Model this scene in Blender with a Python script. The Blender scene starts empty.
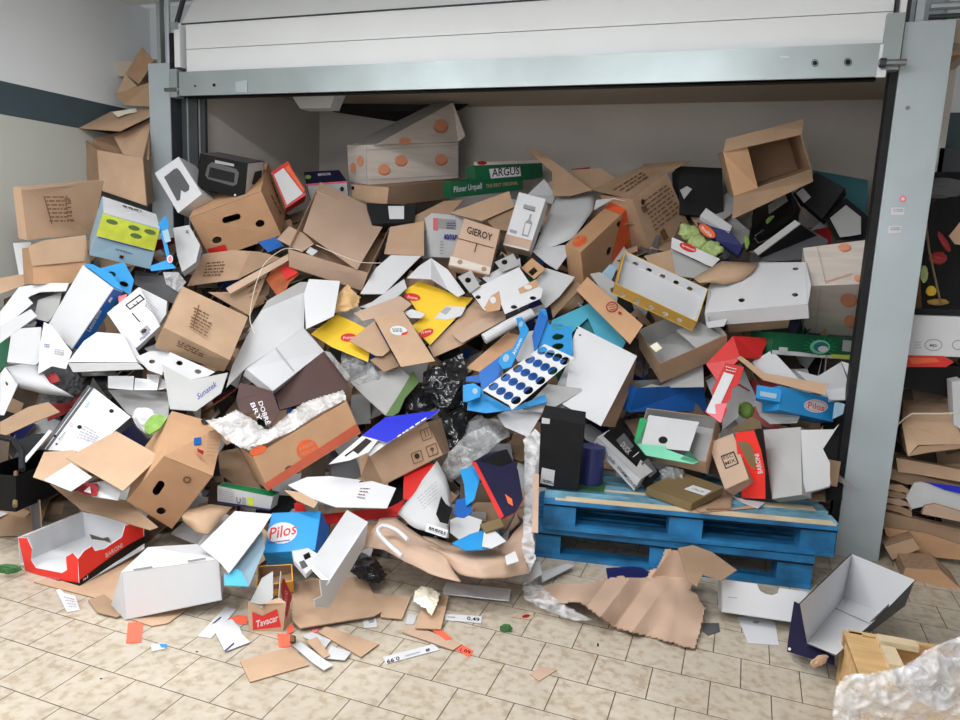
import bpy, bmesh, math, random
import numpy as np
from mathutils import Vector, Matrix, noise
from mathutils.geometry import tessellate_polygon

C = bpy.context.scene.collection
random.seed(7)
# ------------------------------------------------------------------ camera model (x right along the shutter, y into the room, z up)
F = 728.0
H = 1.5
def _axes():
    vx = np.array([-1560-480, 144-360, F]); vz = np.array([287-480, 4655-360, F])
    X = -vx/np.linalg.norm(vx); D = vz/np.linalg.norm(vz); D = D-X*(D@X); D /= np.linalg.norm(D)
    Z = -D; Y = np.cross(Z, X)
    if Y[2] < 0: Y = -Y
    return np.array([X, Y, Z])
R = _axes()
EYE = np.array([0, 0, H])
def ray(u, v): return R @ np.array([u-480, v-360, F])
def aty(u, v, y):
    r = ray(u, v); return r*(y/r[1])+EYE
def fl(u, v, z=0.0):
    r = ray(u, v); return r*((z-H)/r[2])+EYE
def atx(u, v, x):
    r = ray(u, v); return r*(x/r[0])+EYE
def project(p):
    c = R.T @ (np.asarray(p, float)-EYE); return np.array([c[0]/c[2]*F+480, c[1]/c[2]*F+360])
# distance of the surface of the heap along each line of sight
GU = [0, 100, 200, 400, 600, 800, 960]
GV = [100, 170, 230, 290, 350, 410, 470, 530, 580]
GY = [[3.4, 3.7, 4.1, 4.75, 4.85, 4.85, 4.85],
      [3.2, 3.6, 3.9, 4.6, 4.75, 4.8, 4.8],
      [3.1, 3.45, 3.7, 4.35, 4.55, 4.6, 4.6],
      [3.0, 3.25, 3.5, 4.1, 4.3, 4.4, 4.4],
      [2.85, 3.1, 3.3, 3.85, 4.05, 4.15, 4.2],
      [2.7, 2.9, 3.1, 3.6, 3.85, 3.95, 4.0],
      [2.5, 2.7, 2.85, 3.35, 3.65, 3.8, 3.9],
      [2.25, 2.45, 2.6, 3.0, 3.35, 3.6, 3.75],
      [2.0, 2.15, 2.3, 2.65, 3.0, 3.35, 3.6]]
def heap(u, v):
    u = min(max(u, GU[0]), GU[-1]-1e-6); v = min(max(v, GV[0]), GV[-1]-1e-6)
    i = max(k for k in range(len(GU)-1) if GU[k] <= u); j = max(k for k in range(len(GV)-1) if GV[k] <= v)
    a = (u-GU[i])/(GU[i+1]-GU[i]); b = (v-GV[j])/(GV[j+1]-GV[j])
    return (GY[j][i]*(1-a)+GY[j][i+1]*a)*(1-b)+(GY[j+1][i]*(1-a)+GY[j+1][i+1]*a)*b
def at(u, v, d=0.0): return aty(u, v, heap(u, v)+d)

# ------------------------------------------------------------------ materials
def lin(c):
    c = c/255.0
    return c/12.92 if c <= 0.04045 else ((c+0.055)/1.055)**2.4
M = {}
def mat(name, rgb, rough=0.75, var=0.08, scale=6.0, metal=0.0, bump=0.0, stretch=None, trans=0.0, coat=0.0, alpha=1.0, emit=0):
    m = bpy.data.materials.new(name); m.use_nodes = True
    nt = m.node_tree; n = nt.nodes; l = nt.links
    b = n['Principled BSDF']
    col = tuple(lin(x) for x in rgb)
    tc = n.new('ShaderNodeTexCoord'); mp = n.new('ShaderNodeMapping'); ns = n.new('ShaderNodeTexNoise')
    l.new(tc.outputs['Object'], mp.inputs['Vector']); l.new(mp.outputs['Vector'], ns.inputs['Vector'])
    if stretch: mp.inputs['Scale'].default_value = stretch
    ns.inputs['Scale'].default_value = scale; ns.inputs['Detail'].default_value = 5
    cr = n.new('ShaderNodeValToRGB')
    cr.color_ramp.elements[0].position = 0.3; cr.color_ramp.elements[1].position = 0.7
    cr.color_ramp.elements[0].color = tuple(max(0, x*(1-var)) for x in col)+(1,)
    cr.color_ramp.elements[1].color = tuple(min(1, x*(1+var)) for x in col)+(1,)
    l.new(ns.outputs['Fac'], cr.inputs['Fac']); l.new(cr.outputs['Color'], b.inputs['Base Color'])
    b.inputs['Roughness'].default_value = rough; b.inputs['Metallic'].default_value = metal
    b.inputs['Coat Weight'].default_value = coat
    if max(rgb) < 60: b.inputs['Specular IOR Level'].default_value = .25
    if trans: b.inputs['Transmission Weight'].default_value = trans
    if alpha < 1: b.inputs['Alpha'].default_value = alpha
    if bump:
        bp = n.new('ShaderNodeBump'); bp.inputs['Strength'].default_value = bump; bp.inputs['Distance'].default_value = 0.01
        n2 = n.new('ShaderNodeTexNoise'); n2.inputs['Scale'].default_value = scale*5; l.new(mp.outputs['Vector'], n2.inputs['Vector'])
        l.new(n2.outputs['Fac'], bp.inputs['Height']); l.new(bp.outputs['Normal'], b.inputs['Normal'])
    if emit:
        b.inputs['Emission Color'].default_value = (1, 1, 1, 1); b.inputs['Emission Strength'].default_value = emit
    M[name] = m
    return m
mat('kraft', (186, 155, 128), .8, .10, 5, bump=.15)
mat('kraft_warm', (190, 149, 114), .8, .10, 5, bump=.15)
mat('kraft_dull', (160, 132, 107), .85, .12, 5, bump=.15)
mat('kraft_pink', (188, 160, 140), .8, .07, 4, bump=.15)
mat('kraft_edge', (156, 126, 100), .9, .2, 60)
mat('kraft_inner', (160, 128, 101), .85, .1, 6)
mat('white', (208, 209, 213), .6, .03, 4)
mat('white_dirty', (194, 195, 198), .65, .07, 4, bump=.1)
mat('grey_card', (168, 168, 168), .7, .06, 5, bump=.1)
mat('grey_dark', (84, 84, 88), .6, .1, 6)
mat('black', (12, 12, 14), .5, .25, 6)
mat('black_matt', (28, 29, 32), .65, .15, 8)
mat('ink', (52, 44, 42), .8, .1, 30)
mat('ink_brown', (112, 78, 54), .85, .15, 60)
mat('ink_soft', (150, 150, 155), .8, .1, 30)
mat('ink_blue', (60, 64, 140), .6, .1, 30)
mat('blue', (36, 142, 208), .45, .08, 5)
mat('blue_mid', (30, 104, 186), .45, .08, 5)
mat('blue_deep', (18, 90, 170), .5, .1, 5)
mat('blue_royal', (26, 38, 190), .35, .06, 5)
mat('navy', (34, 38, 92), .45, .12, 5)
mat('navy_dark', (26, 24, 54), .5, .12, 5)
mat('sky_card', (84, 176, 204), .55, .08, 5)
mat('pale_blue', (150, 178, 196), .4, .06, 5)
mat('teal', (50, 112, 122), .7, .1, 5)
mat('green', (16, 92, 60), .45, .12, 8)
mat('green_bright', (24, 156, 92), .45, .1, 8)
mat('green_mint', (120, 204, 170), .4, .1, 8)
mat('green_dull', (84, 112, 60), .6, .1, 8)
mat('lime', (198, 208, 70), .45, .14, 14)
mat('leaf', (122, 160, 70), .6, .3, 18, bump=.5)
mat('leaf_dark', (46, 96, 44), .6, .3, 18, bump=.5)
mat('lettuce', (176, 194, 128), .55, .2, 16, bump=.6)
mat('red', (206, 42, 40), .45, .08, 6)
mat('red_bright', (228, 44, 34), .45, .06, 6)
mat('red_deep', (150, 26, 34), .5, .1, 6)
mat('pink', (232, 120, 132), .5, .08, 6)
mat('orange', (226, 98, 48), .6, .1, 8)
mat('orange_fluo', (248, 104, 78), .6, .04, 8)
mat('yellow', (236, 194, 44), .5, .05, 5)
mat('gold', (178, 138, 62), .5, .08, 5)
mat('amber', (220, 158, 52), .5, .08, 5)
mat('olive', (116, 98, 66), .6, .08, 5)
mat('choc', (72, 46, 42), .6, .1, 6)
mat('egg', (222, 150, 116), .6, .1, 6)
mat('egg_shade', (196, 118, 84), .6, .1, 6)
mat('woodprint', (206, 196, 188), .6, .12, 3, stretch=(1, 1, 9))
mat('woodprint_line', (166, 156, 148), .6, .1, 10)
mat('timber', (206, 168, 118), .75, .16, 5, stretch=(1, 6, 6), bump=.2)
mat('timber_worn', (212, 192, 160), .8, .14, 8, bump=.3)
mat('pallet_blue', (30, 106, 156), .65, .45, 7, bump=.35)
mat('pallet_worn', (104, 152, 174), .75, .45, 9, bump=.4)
mat('pallet_shade', (12, 32, 48), .75, .3, 7, bump=.3)  # inner boards coloured near black to paint in the shade of the openings
mat('galv', (162, 172, 174), .42, .10, 3, metal=.55, bump=.05)
mat('galv_light', (174, 184, 190), .45, .10, 2.2, metal=.25)
mat('galv_dark', (58, 62, 66), .6, .2, 6, metal=.2)
mat('steel', (150, 152, 154), .25, .1, 20, metal=.9)
mat('rubber', (26, 28, 30), .6, .2, 8)
mat('shutter', (228, 231, 234), .45, .025, 2)
mat('shutter_seam', (140, 140, 138), .6, .05, 2)
mat('wall_white', (218, 222, 226), .9, .04, 1.2, bump=.05)
mat('wall_lower', (188, 190, 184), .8, .04, 1.2)
mat('wall_band', (60, 76, 84), .7, .12, 4)
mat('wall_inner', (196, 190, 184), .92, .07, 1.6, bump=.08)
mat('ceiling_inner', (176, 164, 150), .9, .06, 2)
mat('duct_dark', (40, 38, 38), .6, .1, 4)
mat('ceiling_mat', (214, 214, 212), .9, .02, 2)
mat('tissue', (236, 230, 212), .8, .05, 20, bump=.4)
mat('brick', (196, 92, 66), .7, .1, 10)
mat('rust', (168, 84, 44), .6, .3, 14)
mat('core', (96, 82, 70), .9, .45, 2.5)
mat('string', (214, 204, 188), .6, .1, 10)
mat('fill_glow', (240, 246, 255), .5, 0, 1, emit=1.5)  # glow of the added light panel behind the camera
mat('tube_glow', (255, 255, 255), .5, 0, 1, emit=14)

def film(name, rgb, vis=.45, rough=.25, crinkle=.9, scale=14):
    m = bpy.data.materials.new(name); m.use_nodes = True
    nt = m.node_tree; n = nt.nodes; l = nt.links
    b = n['Principled BSDF']; b.inputs['Base Color'].default_value = tuple(lin(x) for x in rgb)+(1,)
    b.inputs['Roughness'].default_value = rough; b.inputs['Specular IOR Level'].default_value = .8
    tr = n.new('ShaderNodeBsdfTransparent'); mx = n.new('ShaderNodeMixShader')
    tc = n.new('ShaderNodeTexCoord'); ns = n.new('ShaderNodeTexNoise'); ns.inputs['Scale'].default_value = scale; ns.inputs['Detail'].default_value = 6
    ns.inputs['Distortion'].default_value = 1.2
    l.new(tc.outputs['Object'], ns.inputs['Vector'])
    mr = n.new('ShaderNodeMapRange'); mr.inputs['From Min'].default_value = .35; mr.inputs['From Max'].default_value = .65
    mr.inputs['To Min'].default_value = max(0, vis-.3); mr.inputs['To Max'].default_value = min(1, vis+.3)
    l.new(ns.outputs['Fac'], mr.inputs['Value']); l.new(mr.outputs['Result'], mx.inputs['Fac'])
    bp = n.new('ShaderNodeBump'); bp.inputs['Strength'].default_value = crinkle; bp.inputs['Distance'].default_value = .02
    l.new(ns.outputs['Fac'], bp.inputs['Height']); l.new(bp.outputs['Normal'], b.inputs['Normal'])
    l.new(tr.outputs['BSDF'], mx.inputs[1]); l.new(b.outputs['BSDF'], mx.inputs[2])
    l.new(mx.outputs['Shader'], n['Material Output'].inputs['Surface'])
    M[name] = m
film('clear_film', (232, 232, 235), .5, .15, .5)
film('frosted_film', (226, 226, 230), .55, .22, .5)
film('bubble_wrap', (214, 212, 212), .66, .4, .4, 14)
film('black_film', (26, 28, 32), 1.3, .18, .5, 9)
film('grey_film', (170, 172, 174), .5, .2, .5)

def tiles():
    m = bpy.data.materials.new('floor_tiles'); m.use_nodes = True
    nt = m.node_tree; n = nt.nodes; l = nt.links; b = n['Principled BSDF']
    tc = n.new('ShaderNodeTexCoord'); mp = n.new('ShaderNodeMapping')
    mp.inputs['Location'].default_value = (TILE_X, TILE_Y, 0)
    l.new(tc.outputs['Object'], mp.inputs['Vector'])
    br = n.new('ShaderNodeTexBrick'); br.offset = .5; br.offset_frequency = 2; br.squash = 1
    br.inputs['Scale'].default_value = 1; br.inputs['Brick Width'].default_value = .1985; br.inputs['Row Height'].default_value = .198
    br.inputs['Mortar Size'].default_value = .0021; br.inputs['Mortar Smooth'].default_value = .25; br.inputs['Bias'].default_value = 0
    br.inputs['Color1'].default_value = (.47, .47, .47, 1); br.inputs['Color2'].default_value = (.53, .53, .53, 1)
    l.new(mp.outputs['Vector'], br.inputs['Vector'])
    ns = n.new('ShaderNodeTexNoise'); ns.inputs['Scale'].default_value = 28; ns.inputs['Detail'].default_value = 4
    n3 = n.new('ShaderNodeTexNoise'); n3.inputs['Scale'].default_value = 3; n3.inputs['Detail'].default_value = 3
    l.new(tc.outputs['Object'], ns.inputs['Vector']); l.new(tc.outputs['Object'], n3.inputs['Vector'])
    cr = n.new('ShaderNodeValToRGB'); e = cr.color_ramp.elements
    e[0].position = .36; e[0].color = tuple(lin(x) for x in (184, 169, 148))+(1,)
    e[1].position = .6; e[1].color = tuple(lin(x) for x in (206, 196, 180))+(1,)
    k = cr.color_ramp.elements.new(.47); k.color = tuple(lin(x) for x in (199, 187, 168))+(1,)
    l.new(ns.outputs['Fac'], cr.inputs['Fac'])
    m1 = n.new('ShaderNodeMix'); m1.data_type = 'RGBA'; m1.blend_type = 'OVERLAY'; m1.inputs[0].default_value = .5
    l.new(cr.outputs['Color'], m1.inputs[6]); l.new(br.outputs['Color'], m1.inputs[7])
    m2 = n.new('ShaderNodeMix'); m2.data_type = 'RGBA'; m2.blend_type = 'MULTIPLY'; m2.inputs[0].default_value = .35
    l.new(m1.outputs[2], m2.inputs[6]); l.new(n3.outputs['Fac'], m2.inputs[7])
    m3 = n.new('ShaderNodeMix'); m3.data_type = 'RGBA'
    l.new(br.outputs['Fac'], m3.inputs[0]); l.new(m2.outputs[2], m3.inputs[6])
    m3.inputs[7].default_value = tuple(lin(x) for x in (96, 86, 74))+(1,)
    l.new(m3.outputs[2], b.inputs['Base Color']); b.inputs['Roughness'].default_value = .38
    bp = n.new('ShaderNodeBump'); bp.invert = True; bp.inputs['Distance'].default_value = .002; bp.inputs['Strength'].default_value = .5
    l.new(br.outputs['Fac'], bp.inputs['Height']); l.new(bp.outputs['Normal'], b.inputs['Normal'])
    M['tiles'] = m
TILE_X, TILE_Y = 0.078, 0.099
tiles()

# ------------------------------------------------------------------ mesh building
V = lambda p: np.asarray(p, float)
def unit(a):
    a = V(a); L = np.linalg.norm(a); return a/L if L > 1e-12 else a
def newell(P):
    n = np.zeros(3)
    for i in range(len(P)):
        a, b = P[i], P[(i+1) % len(P)]
        n += np.cross(a, b)
    return unit(n)

class Part:
    def __init__(s, name, label=None, parent=None, smooth=False):
        s.name, s.label, s.parent, s.smooth = name, label, parent, smooth
        s.v, s.f, s.m, s.mats = [], [], [], []
        s.dec = 0
    def mi(s, m):
        if m not in s.mats: s.mats.append(m)
        return s.mats.index(m)
    def add(s, vs, fs, m):
        o = len(s.v); s.v += [tuple(map(float, p)) for p in vs]
        if isinstance(m, str): m = [m]*len(fs)
        for f, k in zip(fs, m):
            s.f.append(tuple(i+o for i in f)); s.m.append(s.mi(k))
    # thin (or thick) panel: polygon P, thickness t behind it; n points at the printed side
    def panel(s, P, t=.004, front='kraft', back=None, edge=None, holes=(), n=None):
        P = [V(p) for p in P]
        if n is None:
            n = newell(P)
            if np.dot(n, EYE-sum(P)/len(P)) < 0: n = -n
        n = unit(n)
        back = back or front; edge = edge or back
        loops = [P]+[[V(q) for q in h] for h in holes]
        allp = [p for L in loops for p in L]
        N = len(allp)
        tris = tessellate_polygon([[Vector(p) for p in L] for L in loops])
        fs, ms = [], []
        for tr in tris:
            a, b, c = tr
            nn = np.cross(allp[b]-allp[a], allp[c]-allp[a])
            if np.dot(nn, n) < 0: b, c = c, b
            fs.append((a, b, c)); ms.append(front)
            fs.append((a+N, c+N, b+N)); ms.append(back)
        o = 0
        for L in loops:
            k = len(L)
            for i in range(k):
                j = (i+1) % k
                fs.append((o+i, o+j, o+j+N, o+i+N)); ms.append(edge)
            o += k
        s.add(allp+[p-n*t for p in allp], fs, ms)
        return (P[0], n)
    def block(s, c, half, m, rot=0.0):
        cx, cy, cz = c; hx, hy, hz = half; ca, sa = math.cos(rot), math.sin(rot)
        vs = []
        for x in (-hx, hx):
            for y in (-hy, hy):
                for z in (-hz, hz): vs.append((cx+x*ca-y*sa, cy+x*sa+y*ca, cz+z))
        s.add(vs, [(0, 1, 3, 2), (4, 6, 7, 5), (0, 4, 5, 1), (2, 3, 7, 6), (0, 2, 6, 4), (1, 5, 7, 3)], m)
    def tube(s, pts, r, m, seg=8):
        pts = [V(p) for p in pts]; vs, fs = [], []
        for i, p in enumerate(pts):
            d = unit(pts[min(i+1, len(pts)-1)]-pts[max(i-1, 0)])
            a = unit(np.cross(d, (0.1, 0.2, 1))); b = np.cross(d, a)
            for k in range(seg):
                th = 2*math.pi*k/seg; vs.append(p+(a*math.cos(th)+b*math.sin(th))*r)
        for i in range(len(pts)-1):
            for k in range(seg):
                k2 = (k+1) % seg; fs.append((i*seg+k, i*seg+k2, (i+1)*seg+k2, (i+1)*seg+k))
        fs.append(tuple(range(seg))[::-1]); fs.append(tuple(range((len(pts)-1)*seg, len(pts)*seg)))
        s.add(vs, fs, m)
    # printed patch on a plane, corners given as they are seen in the photograph
    def lift(s, pl):
        s.dec += 1; return (pl[0]+pl[1]*(.0012+.0004*s.dec), pl[1])
    def patch(s, pl, px, m):
        pl = s.lift(pl); P = [onplane(u, v, pl) for u, v in px]
        s.panel(P, .0004, m, n=pl[1])
    def oval(s, pl, c, r, m, ang=0, seg=20, ring=None):
        s.patch(pl, ovalpx(c, r, ang, seg), m) if ring is None else s.ringp(pl, c, r, m, ang, ring)
    def ringp(s, pl, c, r, m, ang, w):
        pl = s.lift(pl)
        s.panel([onplane(u, v, pl) for u, v in ovalpx(c, r, ang, 24)], .0004, m, n=pl[1],
                holes=[[onplane(u, v, pl) for u, v in ovalpx(c, (r[0]-w, r[1]-w), ang, 24)]])
    def line(s, pl, a, b, w, m):
        d = np.array(b, float)-np.array(a, float); d /= max(np.linalg.norm(d), 1e-9); q = np.array([-d[1], d[0]])*w/2
        a = np.array(a, float); b = np.array(b, float)
        s.patch(pl, [a-q, b-q, b+q, a+q], m)
    def text(s, pl, txt, a, b, up, m):
        # baseline runs from pixel a to pixel b, 'up' is the pixel vector of the letter height
        pl = s.lift(pl)
        c = bpy.data.curves.new('t', 'FONT'); c.body = txt; c.size = 1; c.resolution_u = 2; c.offset = .012
        o = bpy.data.objects.new('t', c); me = bpy.data.meshes.new_from_object(o)
        vs = np.array([v.co[:] for v in me.vertices]); fs = [tuple(p.vertices) for p in me.polygons]
        bpy.data.objects.remove(o); bpy.data.curves.remove(c); bpy.data.meshes.remove(me)
        if len(vs) == 0: return
        x0, x1 = vs[:, 0].min(), vs[:, 0].max(); y0, y1 = vs[:, 1].min(), vs[:, 1].max()
        A = onplane(a[0], a[1], pl); B = onplane(b[0], b[1], pl); U = onplane(a[0]+up[0], a[1]+up[1], pl)
        out = [A+(B-A)*((p[0]-x0)/(x1-x0))+(U-A)*((p[1]-y0)/(y1-y0)) for p in vs]
        s.add(out, fs, m)
    def scribble(s, pl, quad, rows, m, seed=1, fill=.7, w=1.0):
        # rows of small print inside a quad (TL,TR,BR,BL) seen in the photograph
        rnd = random.Random(seed); q = [np.array(p, float) for p in quad]
        for r in range(rows):
            t = (r+.5)/rows; a = q[0]+(q[3]-q[0])*t; b = q[1]+(q[2]-q[1])*t; x = rnd.uniform(0, .08)
            while x < fill+rnd.uniform(-.1, .15):
                e = min(x+rnd.uniform(.06, .22), 1); s.line(pl, a+(b-a)*x, a+(b-a)*e, w, m); x = e+rnd.uniform(.03, .07)
def ovalpx(c, r, ang=0, seg=20):
    a = math.radians(ang); o = []
    for k in range(seg):
        t = 2*math.pi*k/seg; x, y = r[0]*math.cos(t), r[1]*math.sin(t)
        o.append((c[0]+x*math.cos(a)-y*math.sin(a), c[1]+x*math.sin(a)+y*math.cos(a)))
    return o
def slotpx(c, L, w, ang=0):
    a = math.radians(ang); o = []
    for k in range(16):
        t = 2*math.pi*k/16; x = w*math.cos(t)+(L-w if math.cos(t) > 0 else -(L-w)); y = w*math.sin(t)
        o.append((c[0]+x*math.cos(a)-y*math.sin(a), c[1]+x*math.sin(a)+y*math.cos(a)))
    return o
def onplane(u, v, pl):
    r = ray(u, v); d = np.dot(r, pl[1])
    if abs(d) < 1e-6: d = 1e-6
    return EYE+r*(np.dot(pl[0]-EYE, pl[1])/d)

ALL = []
class Thing:
    def __init__(s, name, label, cat, group=None, kind=None):
        s.name, s.label, s.cat, s.group, s.kind = name, label, cat, group, kind
        s.parts = []; ALL.append(s)
    def part(s, name, label=None, parent=None, smooth=False):
        p = Part(name, label, parent, smooth); s.parts.append(p); return p
    def build(s):
        ps = [p for p in s.parts if p.v]
        if not ps: return
        pts = np.array([q for p in ps for q in p.v])
        base = np.array([pts[:, 0].mean(), pts[:, 1].mean(), pts[:, 2].min()])
        def mesh(p, name):
            me = bpy.data.meshes.new(name); me.from_pydata([tuple(V(q)-base) for q in p.v], [], p.f)
            for k in p.mats: me.materials.append(M[k])
            me.polygons.foreach_set('material_index', p.m)
            if p.smooth: me.polygons.foreach_set('use_smooth', [True]*len(me.polygons))
            me.update()
            return bpy.data.objects.new(name, me)
        if len(ps) == 1 and ps[0].parent is None:
            root = mesh(ps[0], s.name); root.location = base; C.objects.link(root)
        else:
            root = bpy.data.objects.new(s.name, None); root.location = base; root.empty_display_size = .05; C.objects.link(root)
            made = {}
            for p in ps:
                o = mesh(p, p.name); o.parent = made[p.parent] if p.parent else root; C.objects.link(o); made[p] = o
                if p.label: o['label'] = p.label
        if s.kind: root['kind'] = s.kind
        if s.kind != 'structure' or s.label:
            if s.label: root['label'] = s.label
            if s.cat: root['category'] = s.cat
        if s.group: root['group'] = s.group
        return root

# ------------------------------------------------------------------ rectangular boxes recovered from their corners
def rotv(w):
    th = np.linalg.norm(w)
    if th < 1e-9: return np.eye(3)
    k = w/th; K = np.array([[0, -k[2], k[1]], [k[2], 0, -k[0]], [-k[1], k[0], 0]])
    return np.eye(3)+math.sin(th)*K+(1-math.cos(th))*K@K
KEYS = {'o': (0, 0, 0), 'a': (1, 0, 0), 'b': (0, 1, 0), 'c': (0, 0, 1), 'ab': (1, 1, 0), 'ac': (1, 0, 1), 'bc': (0, 1, 1), 'abc': (1, 1, 1)}
def fitbox(px, d=0.0, y=None, size=(None, None, None), near=True, wt=25.0, onfloor=False, deck=None):
    """box with corner o at a known distance whose other corners are seen at px"""
    O = aty(*px['o'], y) if y is not None else at(*px['o'], d)
    keys = [k for k in px if k != 'o']; T = np.array([px[k] for k in keys], float); K = np.array([KEYS[k] for k in keys], float)
    sc = np.linalg.norm(O-EYE)/F; TG = []
    for k in 'abc':
        TG.append(math.log(max(math.hypot(px[k][0]-px['o'][0], px[k][1]-px['o'][1])*sc*1.12, .09) if k in px else .25))
    def model(x, sgn):
        Bm = rotv(x[:3])*np.array([1, 1, sgn]); E = Bm*np.exp(x[3:6])
        return Bm, E
    def res(x, sgn):
        _, E = model(x, sgn); P = O+K@E.T; c = (P-EYE)@R
        uv = np.stack([c[:, 0]/c[:, 2]*F+480, c[:, 1]/c[:, 2]*F+360], 1)
        r = list((uv-T).ravel())
        for i in range(3):
            if size[i]: r.append((x[3+i]-math.log(size[i]))*wt)
            else: r.append((x[3+i]-TG[i])*5.0)
        return np.array(r)
    best = None; rnd = np.random.RandomState(3)
    for sgn in (1, -1):
        for st in range(14):
            x = np.concatenate([rnd.randn(3)*1.5, np.log([s_ or math.exp(g_) for s_, g_ in zip(size, TG)])]); lam = 1.0
            r = res(x, sgn); cost = r@r
            for it in range(40):
                J = np.zeros((len(r), 6))
                for k in range(6):
                    x2 = x.copy(); x2[k] += 1e-5; J[:, k] = (res(x2, sgn)-r)/1e-5
                dx = np.linalg.solve(J.T@J+lam*np.eye(6), -J.T@r); dx = np.clip(dx, -.6, .6)
                r2 = res(x+dx, sgn); c2 = r2@r2
                if c2 < cost:
                    done = cost-c2 < 1e-5*cost; x, r, cost = x+dx, r2, c2; lam = max(lam*.35, 1e-6)
                    if done: break
                else: lam *= 4
                if lam > 1e8: break
            _, E = model(x, sgn); vd = unit(O-EYE); pen = 0
            for k in range(3):
                dd = unit(E[:, k])@vd
                if near and dd < -.05: pen += 900*(-dd)
                if (not near) and dd > .05: pen += 900*dd
            if best is None or cost+pen < best[0]: best = (cost+pen, E, cost)
    E = best[1]
    fitbox.log.append((px['o'], round(math.sqrt(best[2]), 1), [round(float(np.linalg.norm(E[:, k])), 3) for k in range(3)]))
    # box skewed to image pixels: move the seen corners onto their lines of sight
    off = {}
    for k in keys:
        P = O+E@np.array(KEYS[k], float); off[k] = aty(px[k][0], px[k][1], P[1])-P
    C8 = {}
    for k, v in KEYS.items():
        if k in off: w = off[k]
        else:
            w = sum([off[c] for c in k if c in off], np.zeros(3))
            if k == 'abc':
                for q in ('ab', 'ac', 'bc'):
                    if q in off: w = off[q]; break
            else:
                for c in k:
                    for q in ('a', 'b', 'c'):
                        pass
        C8[v] = O+E@np.array(v, float)+w
    zm = min(P[2] for P in C8.values())   # lowest corner sets the factor for scaling the box about the camera
    if onfloor or zm < .004:            # scaling brings the lowest corner just above the tiles, or to deck height
        k_ = (H-.004)/(H-zm)
    if deck: k_ = (H-deck)/(H-zm)
    if onfloor or deck or zm < .004:
        C8 = {v: EYE+(P-EYE)*k_ for v, P in C8.items()}; O = EYE+(O-EYE)*k_; E = E*k_
    return Box(O, E, C8)
fitbox.log = []
class Box:
    def __init__(s, O, E, C8): s.O, s.E, s.c = V(O), V(E), C8
    def p(s, a, b, c):
        r = np.zeros(3)
        for v, P in s.c.items(): r += P*((a if v[0] else 1-a)*(b if v[1] else 1-b)*(c if v[2] else 1-c))
        return r
    def face(s, k):
        i = 'abc'.index(k[0]); v = int(k[1]); j, l = [q for q in range(3) if q != i]
        def q(x, y):
            w = [0, 0, 0]; w[i] = v; w[j] = x; w[l] = y; return s.p(*w)
        P = [q(0, 0), q(1, 0), q(1, 1), q(0, 1)]; n = newell(P)
        if np.dot(n, sum(P)/4-s.p(.5, .5, .5)) < 0: n = -n
        return P, n
    def plane(s, k):
        P, n = s.face(k); c = sum(P)/4; return (c+n*max(abs(np.dot(q-c, n)) for q in P), n)
def carton(part, B, front='kraft', inner=None, edge=None, t=.004, open=(), holes={}, mats={}):
    """walls of a box; faces a0 b0 c0 meet in corner o"""
    edge = edge or ('kraft_edge' if front.startswith('kraft') else 'white_dirty' if front == 'white' else front)
    for k in ('a0', 'a1', 'b0', 'b1', 'c0', 'c1'):
        if k in open: continue
        P, n = B.face(k); pl = (sum(P)/4, n)
        hs = [[onplane(u, v, pl) for u, v in h] for h in holes.get(k, [])]
        part.panel(P, t, mats.get(k, front), inner or front, edge, hs, n)
def lerp(a, b, t): return V(a)*(1-t)+V(b)*t
def fitplane(P):
    P = np.array(P); c = P.mean(0); n = np.linalg.svd(P-c)[2][2]
    if np.dot(n, EYE-c) < 0: n = -n
    return (c, n)
def spec(px, d=0.0, floorz=None):
    """plane through a flat piece lying on the heap (or on the floor)"""
    P = []
    for q in px:
        if floorz is not None: P.append(fl(q[0], q[1], floorz+(q[2] if len(q) > 2 else 0)))
        else: P.append(at(q[0], q[1], d+(q[2] if len(q) > 2 else 0)))
    return fitplane(P)
def sheet(name, label, cat, px, d=0.0, front='kraft', back=None, edge=None, t=.004, holes=(), floorz=None, group=None, part=None, thing=None, pname=None, relief=0.0, plabel=None):
    """flat or slightly sagging piece of card"""
    th = thing or Thing(name, label, cat, group)
    p = part or th.part(pname or name, plabel)
    pl = spec(px, d, floorz)
    P = [onplane(q[0], q[1], pl) for q in px]
    p.panel(P, t, front, back or ('kraft_inner' if front.startswith('kraft') else front), edge or ('kraft_edge' if front.startswith('kraft') else back or front),
            [[onplane(u, v, pl) for u, v in h] for h in holes], pl[1])
    return th, p, pl
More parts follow.
